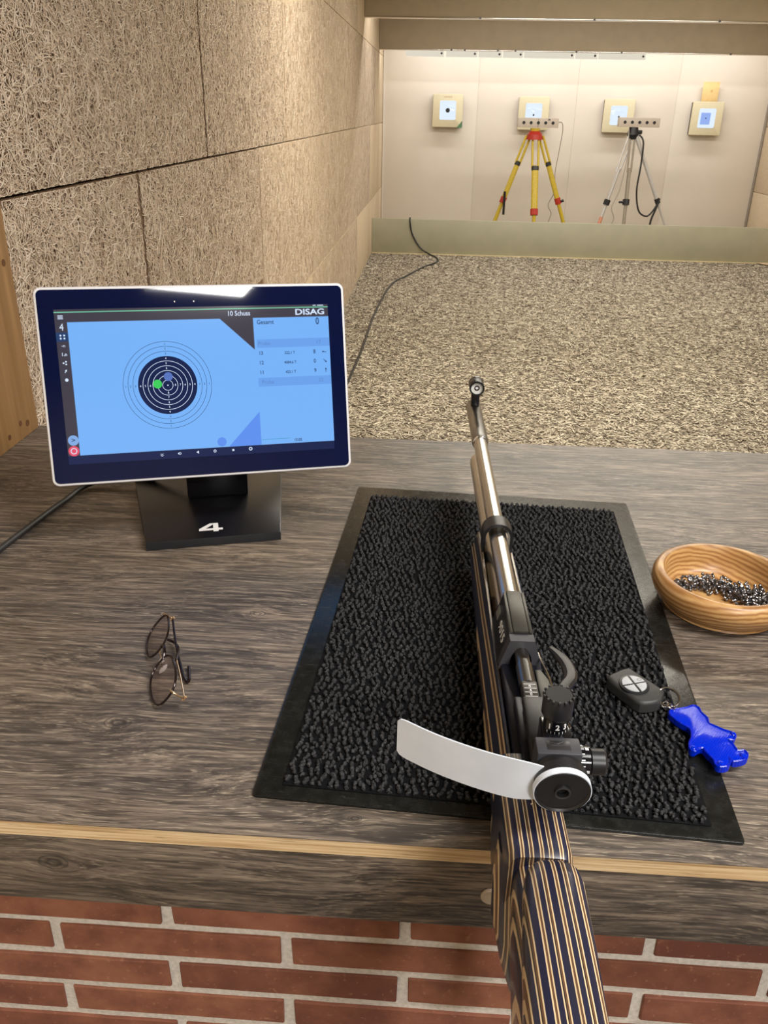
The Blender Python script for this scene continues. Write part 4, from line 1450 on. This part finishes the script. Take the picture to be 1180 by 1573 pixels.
# ==================================================================================================
#                                           FAR END: TARGETS, TRIPODS, CABLES
# ==================================================================================================
def target(x, z, label, dot_r, dot_off, extra=None):
    t = tag(empty('electronic_target', (x, YB, z)), label, 'target', 'electronic targets on the back wall')
    mb = MB()
    mb.box((-.178, -.085, -.178), (.178, 0, .178), .004)
    mb.build('housing', M['target_side'], t)
    f = MB()
    f.prism(rrect(-.186, -.186, .186, .186, .014, 4), 0, .022, .006, 0, Matrix.Translation((0, -.083, 0)) @ Matrix.Rotation(math.radians(90), 4, 'X'))
    f.build('front_frame', M['target_case'], t)
    s_ = MB()
    s_.prism(rrect(-.100, -.108, .100, .108, .018, 4), 0, .0035, .001, 0, Matrix.Translation((.0, -.1045, .004)) @ Matrix.Rotation(math.radians(90), 4, 'X'))
    so = s_.build('lit_window', M['t_white'], t)
    if extra == 'blue':
        b_ = MB().prism(rrect(-.062, -.068, .052, .062, .006, 3), 0, .001, 0, 0, Matrix.Translation((-.012, -.1082, .002)) @ Matrix.Rotation(math.radians(90), 4, 'X'))
        b_.build('blue_field', M['t_blue'], so)
    d_ = MB().cyl((dot_off[0], -.1078, dot_off[1]), (dot_off[0], -.1105, dot_off[1]), dot_r, n=24)
    d_.build('aiming_mark', M['dot'], so)
    return t
t1 = target(.094, .545, 'lit square target with the largest black bull, leftmost on the back wall', .026, (.0, .004))
t2 = target(1.150, .533, 'lit square target behind the yellow tripod', .011, (.0, -.018))
t3 = target(2.186, .523, 'lit square target partly hidden by the silver tripod', .011, (.002, -.01))
t4 = target(3.250, .512, 'lit square target with blue field, rightmost on the back wall', .007, (-.012, .004), 'blue')
gt = MB().prism([(.186, -.19), (.186, -.11), (.115, -.19)], 0, .004, 0, 0, Matrix.Translation((0, -.1062, 0)) @ Matrix.Rotation(math.radians(90), 4, 'X'))
gt.build('corner_tag', M['green_tag'], t1, smooth=0)
pr = MB()
for k in range(5):
    pr.box((-.05+k*.021, -.1062, .150), (-.05+k*.021+.016, -.1052, .160))
pr.build('maker_print', plain('faded_red_print', lin(196, 170, 140), .6), t1, smooth=0)
cd = MB()
cd.box((-.095, -.06, .0), (.098, -.055, .215), .001)
cdo = tag(cd.build('manila_card', M['card'], None, (3.255, YB, .698), (0, 0, 0)), 'manila card standing above the rightmost target', 'card')
MB().cyl((.012, -.061, .115), (.012, -.0605, .115), .014, n=20).build('printed_ring', plain('card_print', lin(204, 168, 110), .7), cdo)

def bar(mb, a, b, w, th=None):
    mb.tube([a, b], w, 8, flat=1 if th is None else th/w)

# --- yellow surveyor tripod
HX, HY, HZ = 1.108, 10.2, .345
yt = tag(empty('surveyor_tripod', (HX, HY, ZF)), 'yellow wooden surveyor tripod with red clamps behind the low barrier', 'tripod')
hz = HZ-ZF
hd = MB()
hd.tube2([(0, 0, hz-.085), (0, 0, hz-.03), (0, 0, hz), (0, 0, hz+.006)], [.098, .088, .062, .055], 28)
hd.build('tripod_head', M['red'], yt)
MB().cyl((0, 0, hz+.006), (0, 0, hz+.035), .055, n=24).build('head_plate', M['yellow'], yt)
feet = [(-.505, -.14), (.055, -.46), (.535, -.12)]
knee_z = [-.40, -.505, -.40]
def lerp(a, b, f):
    return tuple(x+(y-x)*f for x, y in zip(a, b))
for li, ((fx, fy), kz) in enumerate(zip(feet, knee_z)):
    top = Vector((.07*fx/.5 if li != 1 else .01, -.05 if li == 1 else -.01, hz-.05))
    foot = Vector((fx, fy, .006))
    f_k = (top.z-(kz-ZF))/(top.z-foot.z)
    d_ = (foot-top).normalized()
    side = Vector((d_.z, 0, -d_.x)).normalized() if li != 1 else Vector((1, 0, 0))
    kn_ = top.lerp(foot, f_k)
    mid = top.lerp(foot, f_k*.42)
    lg = MB()
    wtop = .034 if li == 1 else .024
    for s_ in (-1, 1):
        lg.tube([top+side*s_*wtop, mid+side*s_*wtop], .0135, 8)
    lg.tube([mid-d_*.03, kn_], .040 if li == 1 else .030, 10, flat=.6, up=side.cross(d_))
    leg = lg.build('leg', M['yellow'], yt)
    MB().tube([mid-d_*.022, mid+d_*.022], .044 if li == 1 else .034, 10, flat=.7, up=side.cross(d_)).build('black_band', M['black'], leg)
    MB().tube([kn_-d_*.035, kn_+d_*.035], .046 if li == 1 else .037, 10, flat=.8, up=side.cross(d_)).build('clamp', M['red'], leg)
    MB().tube([kn_, foot], .022, 8).build('lower_leg', M['yellow'], leg)
    if li == 1:
        pass
    if li == 0:
        MB().tube([kn_+Vector((.01, -.05, .10)), kn_+Vector((.012, -.05, -.16))], .014, 8).build('strap', M['black'], leg)
    if li == 2:
        MB().cyl(kn_+Vector((.035, -.01, 0)), kn_+Vector((.065, -.01, .01)), .016, n=10).build('clamp_knob', M['black'], leg)

def light_box(x, y, z, label, cable_side, tilt):
    o = tag(empty('light_box', (x, y, z), (0, tilt, 0)), label, 'light box', 'five-eyed light boxes on tripods')
    MB().box((-.232, -.05, 0), (.232, .05, .094), .004).build('box_shell', M['emitter'], o)
    MB().box((-.232, -.046, .0945), (.232, .046, .1), .001).build('box_lid', plain('box_lid', lin(222, 210, 196), .5), o)
    for k in range(5):
        MB().cyl((-.165+k*.083, -.0505, .050), (-.165+k*.083, -.054, .050), .017, n=16).build('light_eye', M['dot'], o)
    if cable_side:
        MB().box((-.006, -.0515, .002), (.006, -.0503, .092)).build('divider', M['rail_grey'], o, smooth=0)
        MB().box((.11, -.0515, .075), (.135, -.0503, .092)).build('tag_label', M['target_side'], o, smooth=0)
    return o
light_box(1.133, 10.2, .388, 'pale box with five dark eyes on the yellow tripod', 1, math.radians(0))
# --- silver tripod
SX, SY = 2.240, 10.25
sz = .352
stp = tag(empty('aluminium_tripod', (SX, SY, ZF)), 'silver aluminium tripod with black clamps and hanging strap', 'tripod')
hz = sz-ZF
hd = MB()
hd.tube2([(0, 0, hz-.07), (0, 0, hz-.02), (0, 0, hz+.01), (0, 0, hz+.058)], [.045, .068, .062, .05], 20)
hd.box((.03, -.03, hz-.015), (.10, .03, hz+.03), .01)
hd.build('tripod_head', M['black'], stp)
for li, (fx, fy, m_, r0, kz) in enumerate(((-.375, -.20, 'alu_leg', .030, -.40), (-.035, -.38, 'taupe_leg', .032, -.385), (.66, -.05, 'alu_leg', .024, -.38))):
    top = Vector((.02*fx/.4, -.015, hz-.02))
    foot = Vector((fx, fy, .006))
    f_k = (top.z-(kz-ZF))/(top.z-foot.z)
    kn_ = top.lerp(foot, f_k)
    mid = top.lerp(foot, f_k*.55)
    d_ = (foot-top).normalized()
    side = Vector((1, 0, 0))
    lg = MB()
    if li < 2:
        for s_ in (-1, 1):
            lg.tube([top+side*s_*.026, mid+side*s_*.020], .0115, 8)
        lg.tube([mid-d_*.04, kn_], r0, 10, flat=.7)
    else:
        lg.tube([top, kn_], r0, 10)
    leg = lg.build('leg', M[m_], stp)
    MB().tube([kn_-d_*.03, kn_+d_*.03], r0*1.25, 10).build('clamp', M['black'], leg)
    if li == 1:
        MB().cyl(kn_+Vector((-.03, -.01, 0)), kn_+Vector((-.085, -.01, 0)), .013, n=10).build('clamp_knob', M['black'], leg)
    MB().tube([kn_, foot], r0*.62, 8).build('lower_leg', M[m_], leg)
    if li == 0:
        a_, b_ = kn_.lerp(foot, .30), kn_.lerp(foot, .55)
        MB().tube([a_, b_], r0*.72, 8).build('tape_wrap', M['peach'], leg)
sb = light_box(2.288, 10.25, .412, 'pale box with five dark eyes on the silver tripod', 0, math.radians(0))
strap = MB()
strap.tube(spline([(.07, -.03, hz-.02), (.12, -.06, hz-.10), (.125, -.07, hz-.35), (.115, -.08, hz-.62), (.17, -.08, hz-.84), (.27, -.08, hz-.90), (.34, -.07, hz-.84), (.40, -.06, hz-.72)], 6), .010, 8)
strap.tube(spline([(.40, -.06, hz-.70), (.37, -.07, hz-.82), (.33, -.08, hz-.95), (.325, -.09, hz-1.1)], 6), .012, 8)
strap.build('carry_strap', M['black'], stp)

# --- thin cables of the light boxes
c1 = MB().tube(spline([(1.363, 10.20, .445), (1.41, 10.20, .440), (1.425, 10.2, .35), (1.405, 10.2, .12), (1.385, 10.2, -.10), (1.40, 10.2, -.30), (1.34, 10.2, -.45), (1.385, 10.2, -.55), (1.35, 10.2, -.70), (1.36, 10.2, ZF+.006)], 6), .0055, 6)
tag(c1.build('thin_cable', M['cable_pale']), 'thin pale cable hanging from the box on the yellow tripod', 'cable')
c2 = MB().tube(spline([(2.16, 10.12, .40), (2.17, 10.06, .10), (2.13, 10.04, -.25), (2.06, 10.02, -.44), (2.10, 10.02, -.58), (2.02, 10.02, -.75), (2.0, 10.02, ZF+.006)], 6), .0055, 6)
tag(c2.build('thin_cable', M['cable_pale']), 'thin pale cable hanging along the silver tripod', 'cable')
# --- black cable over the barrier and across the carpet
zf = ZF+.010
c3 = MB().tube(spline([(-.287, 9.50, -.60), (-.287, 9.455, -.556), (-.285, 9.430, -.60), (-.255, 9.428, -.73), (-.165, 9.42, -.87), (-.06, 9.36, zf+.01), (.03, 9.15, zf), (.035, 8.86, zf), (-.106, 8.50, zf), (-.258, 7.98, zf), (-.39, 7.45, zf), (-.452, 6.20, zf), (-.456, 5.27, zf), (-.468, 4.69, zf), (-.48, 4.20, zf), (-.50, 3.4, zf), (-.55, 2.4, zf), (-.60, 1.3, zf)], 7), .0085, 8)
tag(c3.build('floor_cable', M['cable']), 'dark cable draped over the low barrier and snaking across the carpet', 'cable')

# ------------------------------------------------------------------ lift the whole layout so that the floor lies at z = 0
for o in S.objects:
    if o.parent is None and o.type not in ('CAMERA', 'LIGHT'):
        o.location.z += BZ
